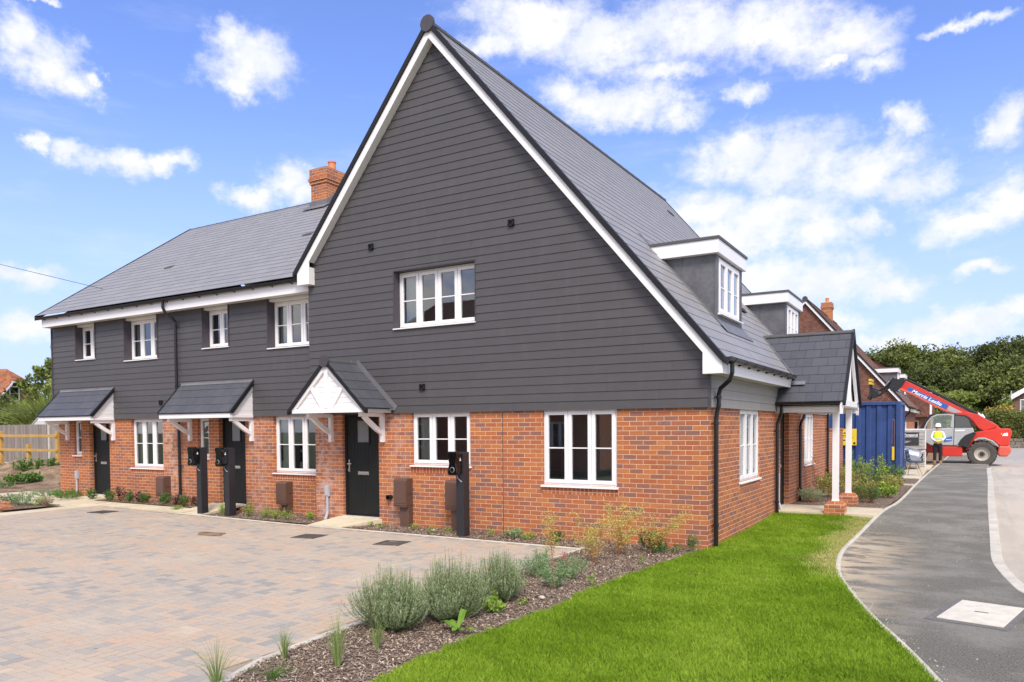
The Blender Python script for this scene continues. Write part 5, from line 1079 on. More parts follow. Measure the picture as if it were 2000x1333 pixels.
# ------------------------------------------------------------------ things standing about
def charging_post(x,y,label,group='black charging posts in front of the houses'):
    t=thing('charging_post',label,'charging post',(x,y,zx(x)),0,group)
    m=MB(); m.box(-.08,-.08,-.05,.08,.08,1.455); m.box(-.072,-.084,.02,.072,-.08,1.40); m.build('post','post_black',t,bevel=.004)
    m=MB(); m.box(-.078,-.2,1.1,.05,-.08,1.44); m.build('charge_unit','gloss_black',t,bevel=.02)
    m=MB(); m.prism([(-.11,-.27,1.07),(.06,-.27,1.07),(.075,-.27,1.12),(.045,-.27,1.27),(.075,-.27,1.43),(.06,-.27,1.47),(-.11,-.27,1.47),(-.125,-.27,1.43),(-.095,-.27,1.27),(-.125,-.27,1.12)],(0,.1,0)); c=m.build('front_cover','gloss_black',t,bevel=.012)
    m=MB(); m.lathe([(.042,-.276),(.046,-.272),(.046,-.269)],(-.025,0,1.165),'y',24); r=m.build('display_ring','grey_ring',c); m=MB(); m.lathe([(.036,-.279),(.037,-.2765)],(-.025,0,1.165),'y',20); m.build('display','gloss_black',c)
    m=MB(); m.box(.0502,-.16,1.31,.053,-.125,1.335); m.box(.0502,-.15,1.335,.053,-.135,1.36); m.build('sticker','socket_white',t)
    m=MB(); m.tube([(-.05,-.1,1.08),(-.03,-.11,1.02),(.03,-.1,.96)],.006,6); m.lathe([(.012,-.086),(.012,-.082)],(.03,0,.96),'y',8); m.build('cable','conduit',t); return t
charging_post(-10.87,-.6,'left black charging post of the pair in front of the middle door'); charging_post(-10.07,-.52,'right black charging post of the pair in front of the middle door'); charging_post(-4.02,-.6,'single black charging post with a round dial right of the small lower window')
# brick garden wall beyond the house
m=MB(); m.box(-.215,12.02,-.2,0,15.05,1.70); o=m.build('garden_wall','brick_plain'); tag(o,'low brick garden wall running on from the end of the gabled house','wall')
m=MB(); m.box(-.235,12.02,1.70,.02,15.07,1.765); k=m.build('coping','soldier',o,bevel=.004)
# left: close-boarded fence, rails, old house, greenhouse
F=thing('boarded_fence','tall weathered grey boarded fence with concrete posts at the back of the soil plot','fence',(-33.4,8,0))
m=MB(); m.box(-14,-.02,.32,0,.02,2.16); m.build('boards','grey_boards',F)
m=MB(); m.box(-14,-.03,.08,0,.03,.32); m.build('gravel_board','kerb',F)
for x in (0,): m=MB(); m.box(x-.06,-.07,0,x+.06,.07,2.2); m.build('concrete_post','kerb',F,bevel=.01)
m=MB(); m.box(.06,-.02,.32,8,.02,2.16); m.build('boards','grey_boards',F)
Rf=thing('rail_fence','new yellow timber post and rail fence in front of the grey boarded fence','fence',(-27.45,5.2,0))
for x,top in ((0,1.86),(-2.2,1.32),(-4.4,1.86)): m=MB(); m.box(x-.08,-.07,.2,x+.08,.07,top); m.build('post','rail_wood',Rf,bevel=.008)
for z in (1.02,1.6): m=MB(); m.box(-6,-.11,z,.09,-.07,z+.11); m.build('rail','rail_wood',Rf,bevel=.006)
t=thing('glasshouse','pale glasshouse roof showing over the boarded fence','greenhouse',(-37,10.3,0)); m=MB()
m.xz([(-3,1.9),(-1.5,2.75),(0,2.75),(1.6,1.9)],0,4); m.build('roof','wrap_white',t); m=MB(); m.box(-3,0,0,1.6,4,1.9); m.build('wall','cab_glass',t); m=MB()
for x in (-1.5,0): m.tube([(x,-.02,2.76),(x+(1.6 if x==0 else -1.5),-.02,1.9)],.03,6)
m.build('glazing_bar','white',t)
O=thing('old_house','old cottage with a mottled red clay tile roof at the far left edge','house',(-55.7,17.5,.15),math.radians(16))
m=MB(); m.box(-9,-3.1,0,0,3.1,2.7); m.build('brick_wall','brick_far',O)
m=MB(); wall(m,F_side(.03),-3.1,3.1,2.5,2.7,[]); clad(m,F_side(.03),2.6,5.3,lambda z:-3.1+(z-2.7)*.98 if z>2.7 else -3.1,lambda z:3.1-(z-2.7)*.98 if z>2.7 else 3.1,[(-.75,.1,3.9,4.95)],g=.12); m.build('hung_tiles','hung_tile',O)
window(O,(.04,-.75,3.9),math.radians(90),.85,1.05,1,room=.6)
m=MB(); A=[(.35,-3.5,2.4),(.35,-.7,5.3),(-1.0,0,6.25),(-9,0,6.25),(-9,-3.5,2.4)]; B_=[(.35,3.5,2.4),(.35,.7,5.3),(-1.0,0,6.25),(-9,0,6.25),(-9,3.5,2.4)]
def rp(m,P): m.poly(P,uv=[(p[0],(p[1]**2+0)**.5*1.4+p[2]*.0) for p in P])
for P in (A,B_): rp(m,P)
m.poly([(.35,-.7,5.3),(.35,.7,5.3),(-1.0,0,6.25)],uv=[(0,0),(1.4,0),(.7,1.6)]); m.build('roof','old_tile',O)
m=MB()
for s in (-1,1): m.prism([(.36,s*3.5,2.36),(.36,s*.72,5.24),(.36,s*.78,5.02),(.36,s*3.38,2.3)],(.05,0,0))
m.box(.36,-.8,5.16,.42,.8,5.28); m.build('bargeboard','white',O)
# right: far house, hedge, stone wall
Hh=thing('detached_house','distant brown brick house with white verge boards at the right edge','house',(6.75,68,0))
m=MB(); wall(m,F_front(0),0,6.5,0,4.1,[(.95,2.1,2.7,4.1),(3.6,4.8,2.7,3.9),(1.2,2.5,.9,2.1)]); m.poly([(0,0,4.1),(6.5,0,4.1),(3.25,0,6.1)]); m.poly([(0,0,0),(0,8,0),(0,8,4.1),(0,0,4.1)]); m.build('brick_wall','brick_far',Hh)
window(Hh,(.95,.05,2.7),0,1.15,1.3,2); window(Hh,(3.6,.05,2.7),0,1.2,1.2,2); window(Hh,(1.2,.05,.9),0,1.3,1.2,2)
m=MB(); slates(m,(-.4,-.35,3.95),(0,1,0),(1,0,.62),4.3,const(0),const(8.5),g=.3); slates(m,(6.9,-.35,3.95),(0,1,0),(-1,0,.62),4.3,const(0),const(8.5),g=.3); m.build('roof','slate',Hh)
m=MB(); m.xz([(3.25,6.22),(-.45,3.95),(-.45,3.68),(-.1,3.68),(3.25,5.9)],-.4,-.33); m.xz([(3.25,6.22),(6.95,3.95),(6.95,3.68),(6.6,3.68),(3.25,5.9)],-.4,-.33); m.build('bargeboard','white',Hh)
m=MB(); m.lathe([(.06,4.2),(.06,4.75),(.09,4.8)],(.35,1,0),'z',8); m.build('flue','conduit',Hh)
m=MB()
for i in range(46):
    for j in range(3): x=3.8+i*.21+random.uniform(-.03,.03)+(j%2)*.1; m.box(x,57.6,-.02+j*.26,x+.2,57.9,.22+j*.26+random.uniform(-.03,.02))
tag(m.build('stone_wall','dry_stone',bevel=.03),'low rough stone wall in front of the hedge at the right','wall')
# overhead cables
m=MB(); m.tube([(-48,2,16.5),(-30,.8,9.8),(-20.4,0,6.63),(-16.9,.9,5.72)],.007,5); tag(m.build('overhead_cable','machine_black'),'thin overhead cable running down to the roof of the terrace','cable')
m=MB(); m.tube([(-45,5,2.95),(-31.4,5,2.71),(-22,5.2,2.55),(-15,6,2.45)],.01,5); tag(m.build('overhead_cable','machine_black'),'low cable crossing above the boarded fence at the left','cable')
# shipping container
Ct=thing('shipping_container','dark blue corrugated shipping container behind the porch','container',(1.42,18.8,.1))
def corr(p0,u,n_,L,H0,H1,mat,name,par,per=.34,dp=.05):
    m=MB(); u,n_=Vector(u),Vector(n_); k=int(L/per); st=L/k; xs=[]
    for i in range(k):
        a=i*st; xs+= [(a,0),(a+st*.34,0),(a+st*.48,dp),(a+st*.86,dp)]
    xs.append((L,0))
    for (a,d1),(b,d2) in zip(xs,xs[1:]):
        A=Vector(p0)+u*a-n_*d1; B=Vector(p0)+u*b-n_*d2; m.poly([A+Vector((0,0,H0)),B+Vector((0,0,H0)),B+Vector((0,0,H1)),A+Vector((0,0,H1))])
    return m.build(name,mat,par)
corr((-6.0,.04,0),(1,0,0),(0,-1,0),5.94,.14,2.5,'blue_paint','corrugated_side',Ct); corr((-.04,.08,0),(0,1,0),(1,0,0),2.28,.14,2.5,'blue_paint','corrugated_end',Ct)
m=MB(); m.box(-6.05,2.36,.1,-.05,2.40,2.5); m.box(-6.05,.05,.1,-6.0,2.4,2.5); m.box(-6.05,.05,2.5,-.03,2.4,2.55); m.build('back_panels','blue_paint',Ct)
for x in (-.15,-6.06):
    for y in (0,2.30): m=MB(); m.box(x,y,0,x+.15,y+.14,2.59); m.build('corner_post','blue_paint',Ct,bevel=.008)
m=MB(); m.box(-5.91,.0,2.47,-.15,.07,2.585); m.box(-5.91,.0,.0,-.15,.07,.15); m.box(-.07,.14,2.47,.0,2.3,2.585); m.box(-.07,.14,0,0,2.3,.15); m.build('rails','blue_paint',Ct,bevel=.006)
m=MB(); m.box(-2.02,-.022,1.02,-1.42,-.012,1.62); sg=m.build('warning_sign','sign_yellow',Ct)
m=MB(); m.box(-2.0,-.0235,1.29,-1.5,-.0221,1.30); m.box(-1.53,-.0235,1.05,-1.46,-.0221,1.13)
for i in range(9): m.box(-1.97+i*.045,-.0235,1.07,-1.945+i*.045,-.0221,1.075)
for i,(a,b,z) in enumerate(((-1.98,-1.90,1.5),(-1.86,-1.79,1.46),(-1.79,-1.73,1.48),(-1.70,-1.67,1.43),(-1.95,-1.85,1.36),(-1.83,-1.70,1.36),(-1.68,-1.6,1.36),(-1.93,-1.8,1.2),(-1.77,-1.64,1.2))): m.box(a,-.0235,z-.02,b,-.0221,z+.025)
m.build('print','ink',sg)
m=MB(); m.box(-.27,-.004,.5,-.19,.002,.98); m.build('yellow_plate','machine_yellow',Ct); m=MB(); m.box(-.275,-.0045,1.06,-.262,-.0,1.9); m.box(-.2,-.0045,1.0,-.185,-.0,1.95); m.box(-.27,-.0045,1.93,-.19,-.0,1.96); m.build('worn_patch','rust',Ct)
# navy plastic chair
t=thing('plastic_chair','navy blue plastic shell chair on splayed wooden legs beside the container','chair',(1.86,18.05,.12),math.radians(-8))
m=MB(); k=9; pr=[(-.26,.86),(-.245,.72),(-.225,.58),(-.2,.49),(-.15,.445),(-.05,.43),(.1,.43),(.2,.44),(.25,.425)]
for (a,b),(c,d) in zip(pr,pr[1:]):
    for j in range(6):
        f=lambda x,z,jj:(x+.07*abs(jj/3-1)**2,(jj/3-1)*.235*(1-.25*(z>.7)),z+.035*abs(jj/3-1)**2)
        m.poly([f(a,b,j),f(a,b,j+1),f(c,d,j+1),f(c,d,j)])
o=m.build('seat_shell','chair_navy',t,smooth=True); sm=o.modifiers.new('thick','SOLIDIFY'); sm.thickness=.012
for sx in (-1,1):
    for sy in (-1,1): m=MB(); m.tube([(sx*.09,sy*.12,.43),(sx*.23+.02,sy*.22,0)],.016,8,r2=.01); m.build('leg','chair_leg',t)
m=MB()
for sy in (-1,1): m.tube([(-.15,sy*.16,.25),(.17,sy*.16,.25)],.006,6)
m.tube([(-.15,-.16,.25),(-.15,.16,.25)],.006,6); m.tube([(.17,-.16,.25),(.17,.16,.25)],.006,6); m.build('stretcher','machine_black',t)
# grey car nose between container and packs
K=thing('parked_car','silver blue car with its bonnet and headlamp poking out beside the container','car',(1.98,22.55,.1),math.radians(0))
def loft(secs):
    m=MB(); n=len(secs[0])
    for s,e in zip(secs,secs[1:]):
        for i in range(n): m.poly([s[i],s[(i+1)%n],e[(i+1)%n],e[i]])
    m.poly(secs[0]); m.poly(secs[-1]); return m
def sec(x,hw,z0,z1,zt): return [(x,-hw*.9,z0),(x,-hw,z0+.18),(x,-hw,z1),(x,-hw*.86,zt-.03),(x,-hw*.55,zt),(x,hw*.55,zt),(x,hw*.86,zt-.03),(x,hw,z1),(x,hw,z0+.18),(x,hw*.9,z0)]
m=loft([sec(-.02,.45,.35,.45,.6),sec(-.1,.68,.22,.5,.72),sec(-.45,.82,.18,.6,.82),sec(-1.2,.86,.18,.75,.95),sec(-2.8,.86,.18,.8,.98),sec(-3.9,.84,.2,.82,1.0),sec(-4.1,.7,.3,.7,.9)]); m.build('body','car_paint',K,bevel=.02,smooth=True)
m=loft([[(-1.15,-.74,.93),(-1.15,.74,.93),(-1.15,.74,.96),(-1.15,-.74,.96)],[(-1.8,-.72,.93),(-1.8,.72,.93),(-1.8,.6,1.4),(-1.8,-.6,1.4)],[(-3.2,-.72,.95),(-3.2,.72,.95),(-3.2,.6,1.42),(-3.2,-.6,1.42)],[(-3.9,-.7,.97),(-3.9,.7,.97),(-3.9,.6,1.02),(-3.9,-.6,1.02)]]); m.build('windows','tinted_glass',K,bevel=.02)
m=MB(); m.box(-3.2,-.6,1.41,-1.85,.6,1.45); m.build('roof','car_paint',K,bevel=.015)
for s in (-1,1): m=loft([[(-.1,s*.5,.52),(-.1,s*.66,.54),(-.1,s*.66,.66),(-.1,s*.5,.66)],[(-.3,s*.79,.56),(-.3,s*.79,.57),(-.3,s*.79,.7),(-.3,s*.74,.7)],[(-.6,s*.845,.68),(-.6,s*.845,.69),(-.6,s*.845,.74),(-.6,s*.8,.75)]]); m.build('headlight','lamp_clear',K,bevel=.01)
m=MB(); m.box(-.09,-.4,.3,.0,.4,.42); m.box(-.08,-.3,.5,.005,.3,.6); m.build('grille','machine_black',K)
for x in (-.85,-3.3):
    for s in (-1,1):
        m=MB(); m.lathe([(.2,-.09),(.31,-.1),(.32,-.06),(.32,.06),(.31,.1),(.2,.09)],(x,s*.78,.31),'y',20,caps=False); w_=m.build('wheel','tyre',K); m=MB(); m.lathe([(.04,-.1),(.2,-.08),(.2,.08),(.04,.1)],(x,s*.78,.31),'y',14); m.build('rim','rim',w_)
# wrapped insulation packs
def pack(y,z0,z1,label,wsp):
    t=thing('wrapped_pack',label,'pack',(1.13,y,0),0,'plastic wrapped packs of boards stacked by the container'); m=MB(); n=6
    for i in range(n):
        a=z0+.02+(z1-z0-.04)*i/n; b=z0+.02+(z1-z0-.04)*(i+1)/n-.012; j=random.uniform(-.006,.006); m.box(j,j,a,.86+j,1.0,b)
    m.build('boards','wrap_grey',t,bevel=.006)
    m=MB(); m.box(-.012,-.012,z1-.07,.875,1.01,z1+.0); 
    for i in range(6): yy=.06+i*.17; m.box(.865,yy,z0+.02,.885,yy+.07+.03*(i%2),z1-.08)
    m.build('plastic_wrap','wrap_white',t,bevel=.012)
    m=MB(); m.box(.09,-.02,z0+.22*(z1-z0),.66,-.012,z1-.16*(z1-z0)); L=m.build('label_sheet','label_black',t)
    zt=z1-.16*(z1-z0); 
    lettering('Fanapanel',.125,L,'decal_white',(.375,-.023,zt-.11),(math.pi/2,0,0),(1,1,1),.002)
    m=MB(); m.box(.12,-.0235,zt-.2,.63,-.0215,zt-.175)
    for i in range(3): m.box(.12,-.0235,zt-.37-.03*i,.36-.05*i,-.0215,zt-.36-.03*i)
    m.build('small_print','wrap_white',L)
    return t
pack(23.8,.82,1.68,'upper plastic wrapped pack with a black label, on top of the other pack',0); pack(23.85,.11,.80,'lower plastic wrapped pack on the ground behind the car and chair',1)
# ------------------------------------------------------------------ telehandler
TH=thing('telehandler','red telehandler with a raised boom and grey cab standing across the road','telehandler',(3.012,27.94,-.02))
q=lambda P:[((x-3.0)*.95,(z+.12)*.95) for x,z in P]
def ex(name,P,y0,y1,mat,par=TH,bev=.012,sm=False): m=MB(); m.xz(q(P),y0*.95,y1*.95); return m.build(name,mat,par,bevel=bev)
boom=ex('boom',[(.77,4.08),(.58,3.61),(1.13,3.35),(2.13,2.73),(2.75,2.39),(3.75,1.83),(4.48,1.53),(4.78,1.77),(4.0,2.32),(3.56,2.47),(1.12,3.91)],1.05,1.38,'red_paint')
ex('boom_flange',[(.62,3.70),(.58,3.61),(1.13,3.35),(2.13,2.73),(2.75,2.39),(3.75,1.83),(3.78,1.93),(2.79,2.47),(2.16,2.82),(1.15,3.44)],1.01,1.42,'red_faded',boom)
ex('hose_track',[(.98,4.12),(1.0,4.02),(2.3,3.26),(3.56,2.49),(3.94,2.3),(4.02,2.36),(3.62,2.6),(2.35,3.36)],1.02,1.3,'machine_black',boom)
ex('decal',[(1.01,3.74),(.94,3.52),(2.62,2.57),(2.72,2.79)],1.03,1.045,'decal_blue',boom,0); ex('decal',[(2.76,2.76),(2.66,2.56),(3.26,2.24),(3.34,2.42)],1.03,1.045,'machine_grey',boom,0)
cx,cz=q([(1.80,3.165)])[0]; lettering('Morris Leslie',.215,boom,'decal_white',(cx,1.025*.95,cz),(math.pi/2,math.atan2(.95,1.68),0),(1.22,1,1),.006,.2)
hd=ex('boom_head',[(.92,4.1),(.57,4.13),(.42,4.17),(.32,4.12),(.14,3.8),(.22,3.56),(.45,3.5),(.70,3.72)],1.0,1.4,'machine_black',TH)
m=MB()
for P_ in ([(.37,4.2),(-.0,3.78),(-.3,3.6)],[(.3,3.9),(-.28,3.36),(-.62,3.4)],[(-.3,3.6),(-.62,3.75)]): 
    for yy in (1.1,1.3): m.tube([((x-3)*.95,yy*.95,(z+.12)*.95) for x,z in P_],.05,8)
m.build('linkage','machine_black',hd); m=MB(); m.tube([((x-3)*.95,1.2*.95,(z+.12)*.95) for x,z in [(.42,4.2),(.1,4.0),(-.1,3.72),(-.2,3.5)]],.028,8); m.build('ram_rod','chrome',hd)
ex('carriage',[(-.62,3.85),(-.52,3.62),(-.36,3.55),(-.3,3.38),(-.4,3.25),(-.62,3.22),(-.7,3.35)],.9,1.5,'machine_black',hd)
for yy in (.75,1.5): ex('fork',[(-.72,4.0),(-.64,4.0),(-.66,3.2),(-.74,3.12),(-.84,3.15),(-.8,3.3),(-.73,3.35)],yy,yy+.09,'machine_black',hd,.004)
for z0 in (3.88,4.05): ex('yellow_marker',[(-.76,z0+.12),(-.6,z0+.11),(-.62,z0),(-.74,z0)],.6,1.7,'machine_yellow',hd)
ex('side_plate',[(2.8,2.4),(3.49,2.44),(3.96,2.31),(4.72,1.8),(4.63,1.69),(4.21,1.53),(3.99,1.66),(3.77,1.99),(3.62,2.17),(2.99,2.36)],.78,.86,'red_paint'); ex('side_plate',[(3.45,2.44),(3.96,2.31),(4.72,1.8),(4.63,1.69),(4.21,1.53),(3.99,1.66),(3.62,2.0)],1.5,1.58,'red_paint')
ex('rear_body',[(3.44,.70),(3.63,1.12),(3.81,1.46),(4.58,1.62),(4.71,1.78),(4.84,1.64),(5.22,1.64),(5.29,1.48),(5.17,.86),(4.82,.84),(4.54,1.12),(4.18,1.21),(3.93,1.14),(3.72,.94),(3.57,.62),(3.45,.62)],.38,2.0,'red_paint',bev=.03)
ex('counterweight',[(4.78,.84),(5.23,.84),(5.27,.6),(5.12,.34),(4.8,.34),(4.72,.5)],.3,2.1,'red_faded',bev=.06)
ex('fuel_tank',[(2.5,.81),(3.33,.81),(3.34,.34),(2.51,.33)],.1,.6,'red_paint',bev=.03); ex('chassis',[(.9,.78),(4.84,.81),(4.84,.5),(.9,.46)],.75,1.6,'red_faded')
ex('front_body',[(.5,.8),(1.0,1.2),(1.9,1.2),(2.1,.85),(2.1,.5),(.9,.5)],.5,1.9,'red_paint')
cab=ex('cab',[(1.75,1.64),(2.98,1.7),(3.74,1.7),(3.8,1.48),(3.5,1.34),(3.25,1.09),(3.13,.85),(2.02,.86),(1.76,1.04)],.06,.95,'machine_grey',bev=.03)
ex('wheel_arch',[(3.13,.87),(3.25,1.12),(3.44,1.34),(3.77,1.48),(3.9,1.45),(3.7,1.1),(3.55,.75)],.03,.6,'machine_black',cab)
def frame(name,out,inn,y0,y1,mat,par):
    m=MB(); O_,I_=q(out),q(inn); n=len(O_)
    for yy in (y0*.95,y1*.95):
        for i in range(n-1): m.poly([(O_[i][0],yy,O_[i][1]),(O_[i+1][0],yy,O_[i+1][1]),(I_[i+1][0],yy,I_[i+1][1]),(I_[i][0],yy,I_[i][1])])
    for R_ in (O_,I_):
        for i in range(n-1): m.poly([(R_[i][0],y0*.95,R_[i][1]),(R_[i+1][0],y0*.95,R_[i+1][1]),(R_[i+1][0],y1*.95,R_[i+1][1]),(R_[i][0],y1*.95,R_[i][1])])
    return m.build(name,mat,par)
for y0 in (.06,.88): frame('door_frame',[(1.72,1.64),(1.85,1.97),(2.04,2.23),(2.26,2.34),(2.74,2.36),(2.98,2.33),(2.99,1.69)],[(1.79,1.64),(1.9,1.95),(2.08,2.18),(2.28,2.28),(2.74,2.30),(2.9,2.26),(2.84,1.72)],y0,y0+.07,'machine_grey',cab)
frame('rear_frame',[(2.98,2.33),(3.47,2.27),(3.64,2.1),(3.78,1.69),(2.98,1.69),(2.98,2.33)],[(3.03,2.27),(3.42,2.21),(3.56,2.08),(3.7,1.72),(3.02,1.72),(3.03,2.27)],.06,.13,'machine_black',cab)
ex('door_glass',[(1.79,1.66),(1.9,1.95),(2.07,2.19),(2.28,2.29),(2.74,2.31),(2.9,2.28),(2.87,1.70)],.09,.095,'cab_glass',cab,0); ex('rear_glass',[(3.03,2.28),(3.43,2.22),(3.56,2.08),(3.7,1.71),(3.0,1.71)],.09,.095,'tinted_glass',cab,0)
ex('window_pillar',[(2.03,1.66),(2.06,1.66),(2.09,2.2),(2.06,2.2)],.06,.09,'machine_grey',cab,0)
ex('cab_roof',[(1.54,1.64),(1.77,2.08),(2.0,2.34),(2.73,2.43),(3.62,2.2),(3.52,2.14),(2.73,2.37),(2.25,2.34),(2.01,2.23),(1.71,1.63)],.1,.98,'machine_black',cab)
ex('decal',[(2.58,1.19),(2.91,1.3),(2.91,1.08),(2.58,1.01)],.045,.058,'decal_blue',cab,0); ex('decal',[(3.03,1.58),(3.4,1.6),(3.44,1.56),(3.35,1.52),(3.03,1.52)],.045,.058,'decal_white',cab,0)
for i,(a,b) in enumerate(((2.66,2.7),(2.71,2.75),(2.76,2.79),(2.8,2.83),(2.84,2.88))): ex('decal_mark',[(a,1.15),(b,1.15),(b,1.11),(a,1.11)],.035,.046,'decal_white',cab,0)
ex('door_gap',[(2.965,.87),(2.985,.87),(3.0,1.69),(2.98,1.69)],.05,.06,'machine_black',cab,0)
ex('fender',[(3.79,1.11),(3.96,1.22),(4.23,1.22),(4.53,1.09),(4.77,.83),(4.74,.79),(4.5,1.04),(4.22,1.16),(3.97,1.16),(3.82,1.07)],-.05,.5,'machine_grey')
ex('hose_block',[(3.9,2.38),(4.24,2.28),(4.5,2.05),(4.3,1.98),(3.96,2.2)],.9,1.3,'machine_black'); m=MB()
for k_,(a,b) in enumerate((((3.95,2.38),(4.12,2.2)),((4.1,2.33),(4.22,2.14)))): m.tube([((a[0]-3)*.95,.83,(a[1]+.12)*.95),((b[0]-3)*.95,.83,(b[1]+.12)*.95)],.035,8)
m.build('hydraulic_fitting','decal_white',TH)
ex('tail_lamp',[(4.86,1.44),(4.9,1.44),(4.9,1.36),(4.86,1.36)],.36,.38,'machine_yellow',bev=0); ex('decal',[(4.97,1.42),(5.12,1.45),(5.13,1.3),(4.9,1.3)],.365,.378,'decal_white',bev=0)
def wheel(par,x,y):
    R=.56; m=MB(); c=((x-3)*.95,y*.95,R); m.lathe([(.30,-.15),(.31,-.185),(.44,-.2),(.52,-.19),(R-.02,-.13),(R-.015,0),(R-.02,.13),(.52,.19),(.44,.2),(.30,.19)],c,'y',36,caps=False)
    for k in range(20):
        for s in (-1,1):
            a=2*math.pi*(k+.5*(s>0))/20; d=a+.16
            P=lambda an,r,yy: (c[0]+r*math.cos(an),c[1]+yy,c[2]+r*math.sin(an))
            m.prism([P(a,R-.03,0),P(a,R+.012,0),P(d,R+.008,s*.19),P(d,R-.06,s*.2)],Vector(P(a+.09,R,0))-Vector(P(a,R,0)))
    w_=m.build('wheel','tyre',par); m=MB(); m.lathe([(.05,-.12),(.13,-.13),(.15,-.09),(.24,-.1),(.28,-.16),(.305,-.19),(.305,-.15),(.26,.0)],c,'y',28)
    rm=m.build('rim','rim',w_); m=MB()
    for k in range(8): a=k*math.pi/4; m.tube([(c[0]+.1*math.cos(a),c[1]-.15,c[2]+.1*math.sin(a)),(c[0]+.1*math.cos(a),c[1]-.1,c[2]+.1*math.sin(a))],.022,6)
    m.lathe([(.07,-.17),(.075,-.12)],c,'y',12); m.build('hub','machine_black',rm)
for x in (4.12,1.25):
    for y in (.18,1.95): wheel(TH,x,y)
ex('seat',[(2.78,1.75),(2.9,1.75),(2.86,1.2),(2.55,1.2),(2.55,1.3),(2.74,1.32)],.3,.75,'machine_black',cab)
# ------------------------------------------------------------------ people
def skin(name,pts,edges,mat,par,sub=2,loc=None):
    ks=list(pts); me=bpy.data.meshes.new(name); me.from_pydata([pts[k][0] for k in ks],[(ks.index(a),ks.index(b)) for a,b in edges],[]); me.materials.append(MT[mat])
    o=bpy.data.objects.new(name,me); C.objects.link(o); o.parent=par; sk=o.modifiers.new('skin','SKIN'); sk.use_smooth_shade=True
    for i,k in enumerate(ks): r=pts[k][1]; me.skin_vertices[0].data[i].radius=r if isinstance(r,tuple) else (r,r); me.skin_vertices[0].data[i].use_root=(i==0)
    s=o.modifiers.new('sub','SUBSURF'); s.levels=sub; s.render_levels=sub; return o
def chain(*k): return list(zip(k,k[1:]))
# banksman: stands with his back to us, hands joined behind him
PM=thing('person','worker in a white hard hat and yellow vest standing with hands behind the back','person',(2.39,27.15,.1),math.radians(6))
body={'pel':((0,0,.93),(.12,.09)),'sp':((0,0,1.12),(.12,.09)),'ch':((0,-.01,1.32),(.15,.1)),'nk':((0,0,1.49),.055),'hd':((0,.025,1.6),(.078,.09)),'tp':((0,.02,1.68),(.07,.08)),
 'ls':((-.17,0,1.42),.055),'le':((-.27,-.06,1.17),.043),'lw':((-.09,-.17,.99),.03),'lh':((-.02,-.18,.955),(.035,.022)),'rs':((.17,0,1.42),.055),'re':((.27,-.06,1.17),.043),'rw':((.1,-.17,1.0),.03),'rh':((.03,-.19,.97),(.035,.022)),
 'lt':((-.1,0,.86),.08),'lk':((-.11,.01,.5),.055),'la':((-.12,-.02,.1),.04),'lf':((-.14,.13,.04),(.04,.03)),'rt':((.1,0,.86),.08),'rk':((.1,.01,.5),.055),'ra':((.1,-.02,.1),.04),'rf':((.12,.13,.04),(.04,.03))}
bo=skin('body',body,chain('pel','sp','ch','nk','hd','tp')+chain('ch','ls','le','lw','lh')+chain('ch','rs','re','rw','rh')+chain('pel','lt','lk','la','lf')+chain('pel','rt','rk','ra','rf'),'skin',PM)
for s,hx,hz in ((-1,-.02,.955),(1,.03,.97)):
    for i in range(4): m=MB(); m.tube([(hx+s*-.0+(i-1.5)*.016,-.195,hz-.01),(hx+(i-1.5)*.018-s*.02,-.21,hz-.04),(hx+(i-1.5)*.018-s*.035,-.2,hz-.068+.004*i)],.009,6,r2=.007); m.build('finger','skin',bo)
    m=MB(); m.tube([(hx+s*.03,-.19,hz+.01),(hx+s*.01,-.215,hz+.005),(hx-s*.012,-.22,hz-.008)],.011,6,r2=.009); m.build('thumb','skin',bo)
sh={'ch':((0,-.01,1.34),(.13,.09)),'lo':((0,0,1.0),(.12,.09)),'nk':((0,0,1.47),.065),'ls':((-.18,0,1.42),.058),'le':((-.27,-.065,1.17),.05),'lw':((-.11,-.16,1.02),.042),'rs':((.18,0,1.42),.058),'re':((.27,-.065,1.17),.05),'rw':((.13,-.16,1.03),.042)}
skin('shirt',sh,chain('lo','ch','nk')+chain('ch','ls','le','lw')+chain('ch','rs','re','rw'),'shirt_white',PM)
vs={'lo':((0,-.005,.86),(.19,.145)),'m':((0,-.005,1.1),(.19,.145)),'ch':((0,-.005,1.36),(.205,.15)),'nk':((0,0,1.49),(.1,.09))}
ve=skin('hivis_vest',vs,chain('lo','m','ch','nk'),'hivis',PM)
m=MB(); 
for z,a,b in ((1.12,.206,.156),(1.0,.203,.154)):
    for k in range(24): t0,t1=2*math.pi*k/24,2*math.pi*(k+1)/24; m.poly([(a*math.cos(t0),b*math.sin(t0)-.005,z),(a*math.cos(t1),b*math.sin(t1)-.005,z),(a*math.cos(t1),b*math.sin(t1)-.005,z+.045),(a*math.cos(t0),b*math.sin(t0)-.005,z+.045)])
m.build('reflective_band','reflective',ve)
tr_={'w':((0,0,.97),(.15,.11)),'h':((0,0,.9),(.155,.12)),'lt':((-.1,0,.82),.1),'lk':((-.11,.01,.5),.08),'la':((-.12,-.02,.12),.068),'rt':((.1,0,.82),.1),'rk':((.1,.01,.5),.08),'ra':((.1,-.02,.12),.068)}
skin('trousers',tr_,chain('w','h')+chain('h','lt','lk','la')+chain('h','rt','rk','ra'),'cloth_black',PM)
for s,x in ((-1,-.125),(1,.11)):
    m=MB(); m.lathe([(.0,0),(.06,0),(.062,.05),(.055,.16),(.0,.17)],(x,-.02,0),'z',12); m.box(x-.05,-.07,0,x+.05,.2,.06); m.build('boot','boot',PM,bevel=.02)
